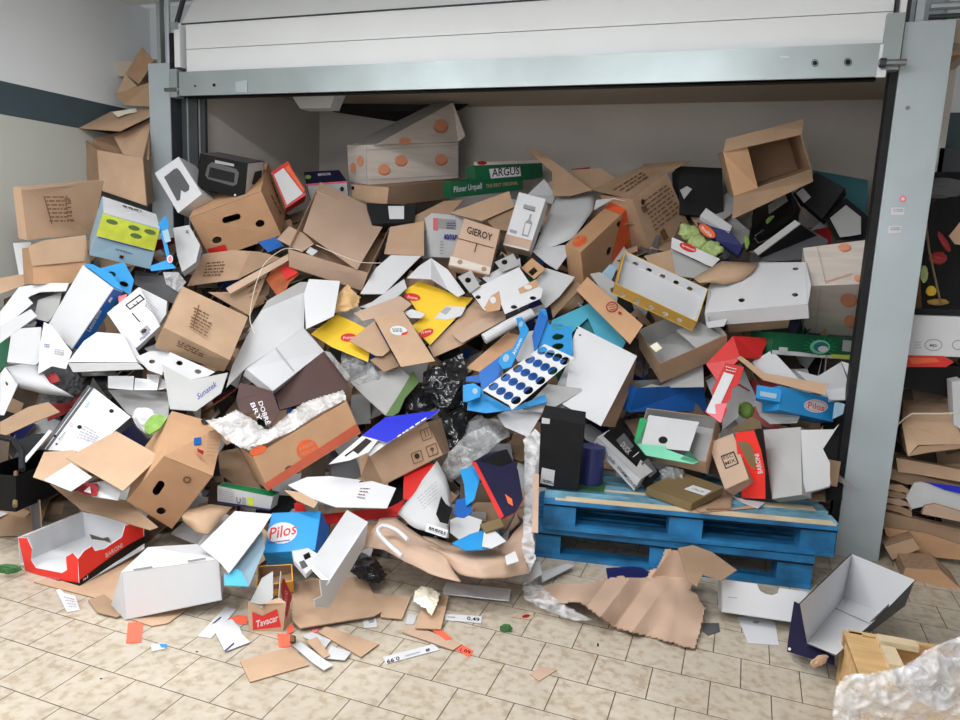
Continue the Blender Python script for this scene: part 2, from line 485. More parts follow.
def bent(name, label, cat, rows, d=0.0, front='kraft', back=None, t=.004, group=None, thing=None, pname=None, floorz=None, smooth=False, sub=0, ripple=0.0, seed=0, plabel=None):
    """folded / curled card: rows of pixels (u,v[,dy]) with equal counts"""
    th = thing or Thing(name, label, cat, group); p = th.part(pname or name, plabel, smooth=smooth)
    G = [[fl(q[0], q[1], floorz+(q[2] if len(q) > 2 else 0)) if floorz is not None else at(q[0], q[1], d+(q[2] if len(q) > 2 else 0)) for q in r] for r in rows]
    for _ in range(sub):
        H2 = []
        for r in G:
            H2.append([x for i in range(len(r)-1) for x in (r[i], (r[i]+r[i+1])/2)]+[r[-1]])
        G = [x for i in range(len(H2)-1) for x in (H2[i], [(a+b)/2 for a, b in zip(H2[i], H2[i+1])])]+[H2[-1]]
    nr, nc = len(G), len(G[0])
    A = np.array(G)
    if ripple:
        for i in range(nr):
            for j in range(nc):
                q = Vector(A[i, j]*(7.0))+Vector((seed, seed*2, 0))
                A[i, j] += np.array(noise.noise_vector(q))*ripple
    N = np.zeros_like(A)
    for i in range(nr):
        for j in range(nc):
            du = A[i, min(j+1, nc-1)]-A[i, max(j-1, 0)]; dv = A[min(i+1, nr-1), j]-A[max(i-1, 0), j]
            n = unit(np.cross(du, dv)); N[i, j] = n if np.dot(n, EYE-A[i, j]) > 0 else -n
    m = nr*nc; vs = [A[i, j] for i in range(nr) for j in range(nc)]+[A[i, j]-N[i, j]*t for i in range(nr) for j in range(nc)]
    fs, ms = [], []; back = back or ('kraft_inner' if front.startswith('kraft') else front)
    k = lambda i, j: i*nc+j
    for i in range(nr-1):
        for j in range(nc-1):
            fs.append((k(i, j), k(i+1, j), k(i+1, j+1), k(i, j+1))); ms.append(front)
            fs.append((k(i, j)+m, k(i, j+1)+m, k(i+1, j+1)+m, k(i+1, j)+m)); ms.append(back)
    for j in range(nc-1):
        fs += [(k(0, j), k(0, j+1), k(0, j+1)+m, k(0, j)+m), (k(nr-1, j), k(nr-1, j)+m, k(nr-1, j+1)+m, k(nr-1, j+1))]; ms += [back]*2
    for i in range(nr-1):
        fs += [(k(i, 0), k(i, 0)+m, k(i+1, 0)+m, k(i+1, 0)), (k(i, nc-1), k(i+1, nc-1), k(i+1, nc-1)+m, k(i, nc-1)+m)]; ms += [back]*2
    p.add(vs, fs, ms)
    return th, p
def crumple(name, label, cat, c, r, d=0.0, m='clear_film', amp=.35, freq=5, seed=1, squash=.5, sub=4, thing=None, pname=None, floorz=None, ang=0, group=None, ridged=True, y=None):
    """crumpled bag, wrap or tissue: c centre pixel, r radii in pixels"""
    th = thing or Thing(name, label, cat, group); p = th.part(pname or name, smooth=not ridged)
    O = aty(c[0], c[1], y) if y else (fl(c[0], c[1], floorz) if floorz is not None else at(c[0], c[1], d)); s = O[1]/F*1.02
    rx = R[:, 0] if False else R@np.array([1, 0, 0.]); ry = R@np.array([0, -1, 0.]); rz = R@np.array([0, 0, -1.])
    a = math.radians(ang); rx, ry = rx*math.cos(a)-ry*math.sin(a), rx*math.sin(a)+ry*math.cos(a)
    bm = bmesh.new(); bmesh.ops.create_icosphere(bm, subdivisions=sub, radius=1)
    for v in bm.verts:
        q = v.co.normalized(); k = noise.noise(q*freq*.5+Vector((seed*3.1, seed, 7)))*1.2+noise.noise(q*freq*1.6+Vector((seed, 3, seed)))*.7
        if ridged: k = (1-abs(k)*2.2)*.5
        f = 1+amp*k
        w = O+rx*(q.x*r[0]*s*f)+ry*(q.y*r[1]*s*f)+rz*(q.z*min(r)*s*squash*f)
        if w[2] < .004: w[2] = .004
        v.co = Vector(w)
    vs = [v.co[:] for v in bm.verts]; fs = [tuple(x.index for x in f.verts) for f in bm.faces]; bm.free()
    p.add(vs, fs, m)
    return th, p
def inpoly(u, v, P):
    c = False; n = len(P)
    for i in range(n):
        (x0, y0), (x1, y1) = P[i][:2], P[(i+1) % n][:2]
        if (y0 > v) != (y1 > v) and u < (x1-x0)*(v-y0)/(y1-y0)+x0: c = not c
    return c
def gridpoly(part, poly, pos, step, m, t=0.0, back=None):
    """finely divided sheet with the given outline; pos(u, v) gives its points"""
    us = [p[0] for p in poly]; vs_ = [p[1] for p in poly]; nu = int((max(us)-min(us))/step)+2; nv = int((max(vs_)-min(vs_))/step)+2
    idx = {}; V_ = []; Fs = []
    def g(i, j):
        if (i, j) not in idx:
            u, v = min(us)+i*step, min(vs_)+j*step
            q = noise.noise(Vector((u*.21, v*.21, 3)))*step*.5
            idx[(i, j)] = len(V_); V_.append(pos(u+q, v-q))
        return idx[(i, j)]
    for i in range(nu):
        for j in range(nv):
            if inpoly(min(us)+(i+.5)*step, min(vs_)+(j+.5)*step, poly): Fs.append((g(i, j), g(i, j+1), g(i+1, j+1), g(i+1, j)))
    if t:
        n = len(V_); A = np.array(V_); N = np.zeros_like(A)
        for f in Fs:
            k = unit(np.cross(A[f[1]]-A[f[0]], A[f[2]]-A[f[0]]))
            if np.dot(k, EYE-A[f[0]]) < 0: k = -k
            for q in f: N[q] += k
        A2 = [A[i]-unit(N[i])*t for i in range(n)]
        cnt = {}
        for f in Fs:
            for i in range(4):
                e = (f[i], f[(i+1) % 4]); cnt[e] = cnt.get(e, 0)+1
        rim = [(e[0], e[1], e[1]+n, e[0]+n) for e in cnt if (e[1], e[0]) not in cnt]
        part.add(V_+A2, Fs+[tuple(q+n for q in f[::-1]) for f in Fs]+rim, [m]*len(Fs)+[back or m]*(len(Fs)+len(rim)))
    else: part.add(V_, Fs, m)
def wrap(name, label, cat, poly, d=0.0, m='clear_film', amp=.04, freq=9, seed=1, layers=2, y=None, step=1.25, thing=None, group=None, floorz=None):
    """crumpled plastic: layers of creased film"""
    th = thing or Thing(name, label, cat, group); cu = sum(p[0] for p in poly)/len(poly); cv = sum(p[1] for p in poly)/len(poly)
    p = th.part(name, smooth=True)
    for L in range(layers):
        k = 1-.12*L; P = [(cu+(q[0]-cu)*k+noise.noise(Vector((q[0]*.09, q[1]*.09, L+seed)))*4, cv+(q[1]-cv)*k+noise.noise(Vector((q[1]*.09, q[0]*.09, L-seed)))*4) for q in poly]
        def pos(u, v):
            if floorz is not None: base = fl(u, v, floorz)
            else: base = aty(u, v, y) if y else at(u, v, d)
            q = Vector(base)*freq+Vector((seed*5.3, L*7.1, seed))
            r = (1-abs(noise.noise(q))*2.6)*.6+(1-abs(noise.noise(q*2.3))*2.4)*.3+noise.noise(q*.5)*.5
            # bulge: closer in the middle, falling back at the rim
            e = 1-min(1, math.hypot((u-cu)/max(8, max(abs(z[0]-cu) for z in P)), (v-cv)/max(8, max(abs(z[1]-cv) for z in P))))
            rr = ray(u, v); rr = rr/np.linalg.norm(rr)
            w = base-rr*(amp*r+e*amp*1.5-L*.03)
            if w[2] < .004: w[2] = .004
            return w
        gridpoly(p, P, pos, step, m)
    return th, p
def struct(name):
    t = Thing(name, None, None, kind='structure'); return t, t.part(name)

# ------------------------------------------------------------------ the room
LW = -4.2; BW = 5.4; CH = 2.97
def slab(name, c, half, m):
    t, p = struct(name); p.block(c, half, m); return p
slab('floor', (-.8, 1.2, -.05), (3.7, 4.4, .05), 'tiles')
slab('ceiling', (-.8, .45, CH+.05), (3.6, 3.75, .05), 'ceiling_mat')
slab('ceiling_compartment', (-1.8, 4.75, 2.47+.05), (2.7, .70, .05), 'ceiling_inner')
w = slab('wall_left', (LW-.06, .9, 2.63), (.06, 4.3, .36), 'wall_white')
w.block((LW-.06, .9, 2.175), (.0605, 4.3, .095), 'wall_band'); w.block((LW-.06, .9, 1.04), (.06, 4.3, 1.04), 'wall_lower')
slab('wall_compartment_left', (-3.5, 4.74, 1.3), (.05, .76, 1.3), 'wall_inner')
slab('wall_compartment_right', (.86, 5.0, 1.3), (.05, .4, 1.3), 'wall_inner')
slab('wall_back', (-1.7, BW+.06, 1.5), (2.7, .06, 1.5), 'wall_inner')
w = slab('wall_back_right', (1.95, 4.76, 2.63), (1.1, .06, .36), 'wall_white')
w.block((1.95, 4.76, 2.175), (1.1, .0605, .095), 'wall_band'); w.block((1.95, 4.76, 1.04), (1.1, .06, 1.04), 'wall_lower')
slab('wall_front_left', (-3.88, 4.42, 1.5), (.36, .06, 1.5), 'wall_white')
slab('wall_right', (2.9, 1.1, 1.5), (.06, 4.0, 1.5), 'wall_white')
slab('wall_behind_camera', (-.8, -3.1, 1.5), (3.7, .06, 1.5), 'wall_white')
slab('wall_above_shutter', (-1.5, 5.0, 2.95), (2.4, .05, .4), 'wall_white')

# sectional shutter, half open
DY = 3.9
t = Thing('sectional_shutter', 'white sectional roller shutter half raised above the cardboard heap', 'shutter')
XL, XR = -3.5, .46
p = t.part('panel')
p.block(((XL+XR)/2+.03, DY+.02, 2.508), ((XR-XL)/2, .02, .070), 'shutter')
p.block(((XL+XR)/2+.03, DY+.02, 2.655), ((XR-XL)/2, .02, .073), 'shutter')
p.block(((XL+XR)/2+.03, DY+.03, 2.58), ((XR-XL)/2, .012, .01), 'shutter_seam')
p2 = t.part('upper_panel')
A = V((XL, DY, 2.735)); Bq = V((XR+.03, DY, 2.735)); up = V((0, .20, .32))
p2.panel([A, Bq, Bq+up, A+up], .04, 'shutter', n=V((0, -.32, .20)))
p2 = t.part('seam'); p2.tube([(XL, DY-.004, 2.731), (XR+.03, DY-.004, 2.731)], .005, 'galv_dark')
p = t.part('bottom_rail', 'galvanised steel bottom rail')
p.block(((XL+XR)/2, DY-.008, 2.366), ((XR-XL)/2, .03, .072), 'galv')
p.block(((XL+XR)/2, DY+.03, 2.30), ((XR-XL)/2, .05, .006), 'rubber')
pl = (V((0, DY-.038, 2.3)), V((0, -1, 0)))
for c, r in (((815, 63), 2.4), ((848, 62), 2.8), ((195, 86), 1), ((214, 85), 1.6)):
    p.oval(pl, c, (r+1.2, r+1.4), 'galv_dark', 0, 14, ring=.7) if r > 2 else None
    p.oval(pl, c, (r, r), 'black')
p.patch(pl, [(235, 82), (247, 80), (247, 92), (236, 92)], 'galv_light'); p.patch(pl, [(780, 56), (789, 56), (789, 58), (780, 58)], 'white')
p = t.part('end_bracket'); p.block((XL-.035, DY-.02, 2.37), (.028, .03, .085), 'galv')
p.tube([(XL-.10, DY-.05, 2.33), (XL+.0, DY-.05, 2.33)], .013, 'steel')
p = t.part('end_bracket'); p.block((XR+.04, DY-.02, 2.44), (.036, .03, .12), 'galv')
p.block((XR+.01, DY-.035, 2.36), (.018, .012, .07), 'shutter')
p.tube([(XR-.01, DY-.07, 2.345), (XR+.10, DY-.07, 2.345)], .015, 'steel'); p.tube([(XR-.005, DY-.07, 2.345), (XR+.02, DY-.07, 2.345)], .022, 'galv_dark')
p = t.part('end_cap'); p.block((XL-.02, DY+.01, 2.6), (.022, .035, .13), 'shutter'); p = t.part('hinge'); p.block((XL-.03, DY-.03, 2.715), (.025, .012, .02), 'galv')
p = t.part('end_cap'); p.block((XR+.065, DY+.0, 2.64), (.012, .04, .2), 'shutter')

# left guard post and track
t = Thing('shutter_guard_post', 'grey galvanised guard post at the left end of the shutter', 'post')
p = t.part('cover_plate')
p.block((-3.69, DY+.0, 1.255), (.085, .006, 1.25), 'galv_light'); p.block((-3.607, DY+.05, 1.255), (.006, .05, 1.25), 'galv_dark')
p.block((-3.772, DY+.04, 1.255), (.006, .04, 1.25), 'galv_light')
p = t.part('track'); p.block((-3.535, DY+.10, 1.3), (.045, .012, 1.3), 'galv_dark'); p.block((-3.51, DY+.066, 1.25), (.062, .006, 1.25), 'galv_dark'); p.block((-3.52, DY+.056, 1.25), (.004, .004, 1.25), 'galv'); p.block((-3.45, DY+.10, 1.23), (.04, .012, 1.22), 'galv_dark')
t = Thing('shutter_track', 'thin vertical steel track rising above the left guard post', 'track')
p = t.part('rail'); p.tube([(-3.64, DY+.03, 2.5), (-3.64, DY+.03, CH)], .018, 'galv_light'); p.block((-3.70, DY+.03, 2.74), (.014, .02, .24), 'galv')
p.tube([(-3.60, DY+.05, 2.72), (-3.56, DY+.1, 2.95)], .016, 'galv_dark')
p = t.part('rubber_buffer'); p.tube([(-3.60, DY+.09, 2.5), (-3.60, DY+.09, 2.69)], .075, 'rubber', 14)
# right column
t = Thing('shutter_column', 'tall pale galvanised steel column at the right end of the shutter', 'column')
p = t.part('cover_plate'); p.block((.645, DY, 1.265), (.09, .006, 1.265), 'galv_light')
p.block((.552, DY+.05, 1.265), (.006, .055, 1.265), 'galv_light'); p.block((.737, DY+.05, 1.265), (.006, .055, 1.265), 'galv_light')
pl = (V((0, DY-.0062, 0)), V((0, -1, 0)))
q = t.part('sticker', 'small round pink sticker'); q.oval(pl, (903, 199), (3.6, 3.4), 'pink'); q.oval(pl, (903, 199), (1.8, 1.6), 'white')
for (x, y) in ((898, 211), (895, 229.5)):
    q = t.part('sticker', 'small white sticker with grey print'); q.patch(pl, [(x-6.5, y-3.5), (x+6.5, y-3.5), (x+6, y+3.7), (x-7, y+3.7)], 'white'); q.scribble(pl, [(x-5, y-2.5), (x+5, y-2.5), (x+5, y+1), (x-5, y+1)], 2, 'ink_soft', 3, .9)
q = t.part('bolt'); q.tube([(.598, DY-.02, 2.16), (.598, DY, 2.16)], .008, 'steel')
t = Thing('track_channel', 'dark steel guide channel beside the right column', 'track')
p = t.part('channel'); p.block((.528, DY+.055, 1.2), (.016, .05, 1.2), 'rubber'); p.block((.53, DY+.03, 2.75), (.03, .03, .22), 'galv_dark'); p.block((.60, DY+.03, 2.75), (.016, .02, .22), 'galv_light')
t = Thing('track_pipe', 'short grey steel pipe stub above the right column', 'pipe')
p = t.part('pipe'); p.tube([(.64, DY+.03, 2.60), (.9, DY+.03, 2.60)], .018, 'galv'); p.tube([(.64, DY+.03, 2.555), (.88, DY+.03, 2.555)], .012, 'galv_dark')

# ceiling things inside the compartment
t = Thing('ceiling_duct', 'dark sheet metal duct under the compartment ceiling', 'duct')
p = t.part('duct'); p.panel([aty(333, 112, 5.15), aty(336, 84, 5.15), aty(505, 80, 5.2), aty(460, 110, 5.3), aty(398, 122, 5.3)], .05, 'duct_dark')
t = Thing('ceiling_vent_box', 'small white trapezoid box hanging behind the bottom rail', 'vent')
p = t.part('box'); p.panel([aty(288, 90, 4.5), aty(338, 88, 4.5), aty(330, 108, 4.5), aty(300, 108.5, 4.5)], .12, 'wall_white')
# room ceiling lights (behind and above camera), last one added to brighten left wall
for i, (x, y) in enumerate(((-2.6, .2), (-.6, .2), (-2.6, 1.9), (-.8, 1.9), (-1.6, -1.2), (-3.5, -.2))):
    t = Thing('ceiling_light', 'long fluorescent ceiling light above the tiled floor', 'ceiling light', 'fluorescent ceiling lights')
    p = t.part('housing'); p.block((x, y, CH-.03), (.65, .09, .03), 'shutter')
    p = t.part('tube'); p.block((x, y, CH-.065), (.6, .06, .005), 'tube_glow')
    L = bpy.data.lights.new('tube_light', 'AREA'); L.shape = 'RECTANGLE'; L.size = 1.25; L.size_y = .2; L.energy = 27; L.color = (.965, .985, 1)
    o = bpy.data.objects.new('tube_light', L); o.location = (x, y, CH-.08); C.objects.link(o)

t = Thing('added_light_panel', None, None, kind='structure'); p = t.part('added_light_panel'); p.block((-1.2, -3.02, 1.7), (1.5, .02, .8), 'fill_glow'); p.block((-1.2, -3.0, 1.7), (.03, .03, .8), 'shutter')  # unseen glowing panel, added to throw frontal light on upright surfaces
L = bpy.data.lights.new('added_fill', 'AREA'); L.shape = 'RECTANGLE'; L.size = 3.0; L.size_y = 1.6; L.energy = 26; L.color = (.94, .975, 1)  # added fill lamp that goes with the glowing panel
o = bpy.data.objects.new('added_fill', L); o.location = (-1.2, -2.9, 1.7); o.rotation_euler = (math.radians(90), 0, 0); C.objects.link(o)

# ------------------------------------------------------------------ the pallets
def pallet(label, px_, py_, ang, z0, L=1.30, W=.95, ht=.158):
    t = Thing('wooden_pallet', label, 'pallet', 'blue pallets stacked under the heap')
    ca, sa = math.cos(ang), math.sin(ang)
    def loc(x, y, z): return (px_+x*ca-y*sa, py_+x*sa+y*ca, z0+z)
    def bl(n, x, y, z, hx, hy, hz, m):
        p = t.part(n); p.block(loc(x, y, z), (hx, hy, hz), m, ang); return p
    for k in range(3): bl('bottom_board', L/2, .05+k*(W-.1)/2, .010, L/2, .05, .010, 'pallet_blue' if k == 0 else 'pallet_shade')
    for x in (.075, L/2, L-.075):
        for y in (.06, W/2, W-.06): bl('block', x, y, .020+.0475, .075, .05, .0475, 'pallet_blue' if y < .1 else 'pallet_shade')
    for k in range(3): bl('stringer_board', L/2, .05+k*(W-.1)/2, .120, L/2, .05, .005, 'pallet_shade')  # shade under the deck is put into the board colour
    for k in range(7):
        y = .05+k*(W-.1)/6
        b = bl('deck_board', L/2, y, .141, L/2, .052, .016, 'pallet_worn' if z0 > .1 else 'pallet_blue')
        if k == 0 and z0 > .1:
            b.block(loc(L/2, -.0035, .140), (L/2, .0022, .0145), 'pallet_blue', ang); b.block(loc(L/2+.02, -.0045, .1525), (L/2-.03, .0022, .005), 'timber_worn', ang)
            b.block(loc(L/2+.04, .012, .1575), (L/2-.06, .014, .0012), 'timber_worn', ang)
        if k == 1 and z0 > .1: b.block(loc(L*.86, y-.02, .1575), (.13, .03, .0012), 'timber_worn', ang); b.block(loc(L*.25, y-.035, .1575), (.2, .012, .0012), 'timber_worn', ang)
    return t
P0 = aty(534, 555, 3.2)
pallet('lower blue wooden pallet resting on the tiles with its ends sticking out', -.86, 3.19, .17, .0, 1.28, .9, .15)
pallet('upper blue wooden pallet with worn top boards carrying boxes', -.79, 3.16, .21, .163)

# ================================================================== the heap, back row and left corner
def lift_lid(t, name, pts, **k): return None

# --- cartons between the left wall and the post
t = Thing('cardboard_box', 'opened brown carton tipped on top of the stack behind the left post', 'box')
p = t.part('side_panel'); p.panel([aty(142, 47, 4.0), aty(154, 61, 3.97), aty(139, 84, 3.93), aty(125, 74, 3.96)], .004, 'kraft_inner', edge='kraft_edge')
p = t.part('corner_panel'); p.panel([aty(125, 74, 3.96), aty(137, 86, 3.90), aty(117, 94, 3.86)], .004, 'kraft', edge='kraft_edge')
p = t.part('front_panel'); p.panel([aty(114, 94, 3.86), aty(151, 82, 3.9), aty(152, 107, 3.94), aty(125, 105, 3.92)], .004, 'kraft_dull', edge='kraft_edge')
p = t.part('back_panel'); p.panel([aty(137, 84, 4.1), aty(154, 61, 4.15), aty(158, 100, 4.12), aty(130, 102, 4.05)], .004, 'kraft_inner')
t = Thing('cardboard_box', 'tall brown carton with raised lid flap between the left wall and post', 'box')
B = fitbox(dict(o=(119, 156), a=(148, 141), b=(120, 205), c=(96, 150)), y=3.70, size=(.28, .34, .2))
p = t.part('body'); P0_ = aty(97, 150, 3.68); P1_ = aty(143, 158, 3.72)
p.panel([P0_, P1_, aty(147, 206, 3.66), aty(100, 190, 3.62)], .004, 'kraft', 'kraft_inner', 'kraft_edge')
p.panel([P1_, aty(153, 118, 4.0), aty(156, 200, 3.95), aty(147, 206, 3.66)], .004, 'kraft_dull', 'kraft_inner', 'kraft_edge')
p.panel([P0_, aty(84, 138, 3.8), aty(88, 190, 3.75), aty(100, 190, 3.62)], .004, 'kraft_dull', 'kraft_inner', 'kraft_edge')
p.panel([aty(84, 140, 3.8), aty(153, 125, 4.02), aty(156, 200, 3.95), aty(88, 190, 3.76)], .004, 'kraft_inner')
f = t.part('flap'); f.panel([aty(78, 128, 3.72), aty(107, 112, 3.98), aty(151, 107, 4.0), aty(151, 116, 3.9), aty(120, 131, 3.72)], .004, 'kraft', edge='kraft_edge')
f.patch((aty(120, 115, 3.87), unit(V((.2, -.5, .8)))), [(112, 112), (136, 108), (137, 112), (126, 114), (118, 117)], 'tissue')
f = t.part('flap'); f.panel([aty(114, 137, 3.8), aty(150, 119, 3.96), aty(149, 160, 3.8), aty(123, 154, 3.72)], .004, 'kraft', edge='kraft_edge')
f = t.part('flap'); f.panel([aty(83, 139, 3.79), aty(96, 150, 3.68), aty(96, 172, 3.66), aty(86, 162, 3.8)], .004, 'kraft_dull', edge='kraft_edge')

t = Thing('cardboard_box', 'large sealed brown carton with printed marks in front of the left wall', 'box')
p = t.part('body'); P = [aty(21, 188, 2.98), aty(104, 181, 3.44), aty(92, 234, 3.42), aty(27, 240, 2.96)]; pl = fitplane(P); p.panel(P, .07, 'kraft', 'kraft', 'kraft', n=pl[1]); pl = (pl[0]+pl[1]*.003, pl[1])
p.scribble(pl, [(44, 195), (70, 195), (75, 223), (50, 223)], 7, 'ink_brown', 5, .8, 1.3)
p.line(pl, (44, 196), (52, 224), 1, 'ink_brown'); p.scribble(pl, [(64, 197), (70, 197), (74, 222), (68, 222)], 6, 'ink_brown', 8, .95, 1.7)
q = t.part('tape'); q.patch(pl, [(22, 188), (104, 181), (104, 183), (22, 190)], 'kraft_pink')

t = Thing('cardboard_box', 'brown carton with overlapping front flaps beneath the printed marks carton', 'box')
p = t.part('body'); P = [aty(32, 247, 2.95), aty(87, 240, 3.2), aty(86, 283, 3.18), aty(34, 284, 2.93)]; pl = fitplane(P); p.panel(P, .2, 'kraft_warm', n=pl[1])
f = t.part('flap'); pl = (pl[0]+pl[1]*.008, pl[1]); f.panel([onplane(u, v, pl) for u, v in ((28, 246), (45, 240), (86, 235), (85, 261), (32, 266))], .004, 'kraft', edge='kraft_edge', n=pl[1])
sheet('white_board', 'small white card with blue edge leaning on the left wall', 'card', [(13, 243), (31, 242), (33, 273), (19, 275)], -.02, 'white', 'navy')
sheet('cardboard_strip', 'brown cardboard strip at the left edge below the stacked cartons', 'cardboard', [(0, 278), (33, 272), (36, 281), (0, 294)], -.02, 'kraft')

# --- back row under the shutter
t = Thing('cartridge_box', 'small white box printed with a dark grey cartridge shape', 'box')
B = fitbox(dict(o=(202, 194), a=(178, 213), b=(178.5, 156.7), ab=(154.6, 173.3), c=(219, 202), bc=(196, 166)), -.12)
p = t.part('body'); carton(p, B, 'white'); pl = B.plane('c0')
p.patch(pl, [(164, 177), (168, 174), (174, 169), (177, 168), (180, 171), (189.5, 186), (189, 190), (185, 192.5), (181, 190), (180, 200), (177, 201)], 'grey_dark')
t = Thing('camera_box', 'glossy black box with white side and picture of a device', 'box')
B = fitbox(dict(o=(248, 163), a=(200, 153.5), b=(245, 199), ab=(197, 188), c=(264, 161), bc=(262, 186)), -.30)
p = t.part('body'); carton(p, B, 'black', mats={'a0': 'white_dirty', 'b0': 'grey_dark'}); pl = B.plane('c0')
p.patch(pl, [(215, 160), (234, 164), (234, 166.5), (215, 163)], 'grey_card')
p.patch(pl, [(208, 165), (212, 162), (236, 169), (239, 173), (237, 184), (233, 186), (208, 179), (205, 175)], 'grey_dark'); p.patch(pl, [(210, 167), (235, 173), (234, 183), (208, 177)], 'black_matt')
p.oval(pl, (235, 195), (1.1, 1.1), 'white'); p.patch(B.plane('a0'), [(255, 172), (262, 170), (261, 186), (252, 184)], 'ink')
t = Thing('banana_carton', 'brown fruit carton with three oval holes and a red corner label', 'box')
B = fitbox(dict(o=(261, 191), a=(189, 218), b=(281, 235), ab=(211, 260), c=(268, 163), bc=(287, 206)), -.22)
p = t.part('body'); carton(p, B, 'kraft_warm', 'kraft_inner', holes={'c0': [slotpx((231.5, 218.5), 9.5, 3.3, -17), ovalpx((260, 223.5), (4.6, 3.6), -15), ovalpx((217, 240), (4.8, 3.4), -12)]})
pl = B.plane('c0'); q = t.part('label', 'red square label'); q.patch(pl, [(207, 249), (225, 244.5), (229, 253), (212, 259.3)], 'red')
p.scribble(B.plane('a0'), [(272, 175), (282, 205), (284, 222), (270, 200)], 2, 'ink_brown', 3)
t = Thing('red_framed_box', 'small white box with red border behind the fruit carton', 'box')
B = fitbox(dict(o=(286, 208), a=(306, 195), b=(271, 172), ab=(288, 161), c=(285, 214)), .05, size=(None, None, .1))
p = t.part('body'); carton(p, B, 'red', mats={'b1': 'red', 'a0': 'kraft'}); p.patch(B.plane('c0'), [(274, 174.5), (283.5, 168), (303, 193.5), (287, 205)], 'white')
p.patch(B.plane('c0'), [(285, 168), (288.5, 164.5), (305, 190), (303.5, 192)], 'orange')
t = Thing('blue_pack', 'dark blue pack with pink line lying behind the folded brown tray', 'box')
B = fitbox(dict(o=(306, 184), a=(347, 181), b=(310, 200), ab=(349, 197), c=(304, 172), ac=(339, 170)), .12)
p = t.part('body'); carton(p, B, 'navy_dark', mats={'c0': 'white'}); pl = B.plane('c0'); p.patch(pl, [(306, 184), (347, 181), (347, 183), (306, 186)], 'pink')
p.oval(pl, (329, 191), (2, 2.6), 'ink'); p.oval(pl, (342, 189), (2, 2.4), 'ink'); p.oval(pl, (320, 191), (2, 2.6), 'pink')
p.text(B.plane('b0'), 'SENSOR', (318, 176), (331, 175), (-.4, -2.6), 'white'); p.oval(B.plane('b0'), (308, 177), (3, 2), 'leaf'); 
t = Thing('cardboard_tray', 'wide pinkish brown shallow box with its lid panel folded inside', 'box')
B = fitbox(dict(o=(368, 273), a=(288, 249), ab=(289, 267), c=(392, 223), ac=(316, 190), b=(362, 291)), -.16, size=(None, .085, None))
p = t.part('body'); carton(p, B, 'kraft_pink', 'kraft', open=('b0',))
f = t.part('lid_panel'); pl = (B.p(.5, .0, .5), unit(-B.E[:, 1])); pl = (pl[0]+pl[1]*.01, pl[1])
f.panel([onplane(u, v, pl) for u, v in ((320, 182), (389, 216), (357, 270), (303, 231))], .004, 'kraft_pink', edge='kraft_edge', n=pl[1])
f = t.part('flap'); f.panel([onplane(u, v, (pl[0]-pl[1]*.03, pl[1])) for u, v in ((289, 226), (305, 234), (314, 244), (302, 252), (277, 239))], .004, 'kraft_pink', edge='kraft_edge', n=pl[1])
f = t.part('flap'); f.panel([onplane(u, v, (pl[0]-pl[1]*.02, pl[1])) for u, v in ((310, 247), (318, 251), (312, 256), (306, 252))], .003, 'white', n=pl[1])

t = Thing('egg_tray', 'open egg carton box with whitewashed wood print and orange eggs', 'box')
B = fitbox(dict(o=(366, 145), a=(458.5, 142.5), b=(367, 185), ab=(458.5, 178), c=(347, 145), bc=(349, 182)), -.05, size=(None, None, .32))
p = t.part('body'); carton(p, B, 'woodprint', 'grey_card', 'grey_card', open=('b0',))
pc, pa = B.plane('c0'), B.plane('a0')
for c in ((384, 169), (401, 160), (441, 159)):
    p.oval(pc, (c[0]+.5, c[1]+1.6), (6.2, 5), 'egg_shade'); p.oval(pc, c, (6, 5), 'egg')
for c in ((353, 168), (360, 161)): p.oval(pa, c, (3, 5.4), 'egg')
for y in (150, 180): p.line(pc, (367, y), (458, y-5), .5, 'woodprint_line')
f = t.part('lid_flap'); y0, y1 = B.p(0, 0, 0)[1]+.01, B.p(1, 0, 0)[1]+.01
P = [aty(376, 144.5, y0), aty(453, 102.5, y1+.04), aty(465.5, 136, y1), aty(458, 142, y1)]; pl = fitplane(P)
f.panel(P, .004, 'woodprint', 'grey_card', n=pl[1]); pl = (pl[0]+pl[1]*.006, pl[1])
f.oval(pl, (441, 127), (7, 6), 'egg_shade'); f.oval(pl, (441, 125), (6.6, 6), 'egg'); f.oval(pl, (405, 141), (6, 3.4), 'egg')
f = t.part('lid_edge'); f.panel([aty(353, 143, y0+.10), aty(436, 102, y1+.2), aty(453, 102, y1+.05), aty(376, 144.5, y0+.01)], .004, 'grey_card')
t = Thing('cardboard_tray', 'low brown tray carrying the egg carton box', 'box')
B = fitbox(dict(o=(389, 187), a=(449, 180), b=(387, 206), ab=(447, 199), c=(351, 184), bc=(352, 199)), -.05)
p = t.part('body'); carton(p, B, 'kraft_dull', mats={'a0': 'kraft'}); p.oval(B.plane('a0'), (352.8, 188), (1.4, 2), 'black')
t = Thing('black_box', 'flat black box with white label under the low brown tray', 'box')
_, p, pl = sheet('', '', '', [(366, 203), (416, 205), (414, 222), (372, 224)], -.02, 'black_matt', thing=t, pname='body', t=.1); q = t.part('label', 'white label'); q.patch(pl, [(388, 206), (404, 206), (404, 219), (389.5, 219)], 'white')
t = Thing('beer_tray', 'dark green beer tray with white script lettering', 'tray')
B = fitbox(dict(o=(451, 182), a=(523, 177), b=(451.5, 198), ab=(523, 190)), -.04, size=(None, None, .1))
p = t.part('body'); carton(p, B, 'green'); pl = B.plane('c0')
p.text(pl, 'Pilsner Urquell', (454, 194.5), (482, 190.5), (-.3, -8), 'white'); p.text(pl, 'THE FIRST ORIGINAL', (486, 188), (518, 184.6), (0, -3.6), 'kraft')
t = Thing('beer_tray', 'dark green beer tray with black lettering on a white label', 'tray')
B = fitbox(dict(o=(474, 165), a=(542, 162), b=(476, 182), ab=(543, 177)), .06, size=(None, None, .12))
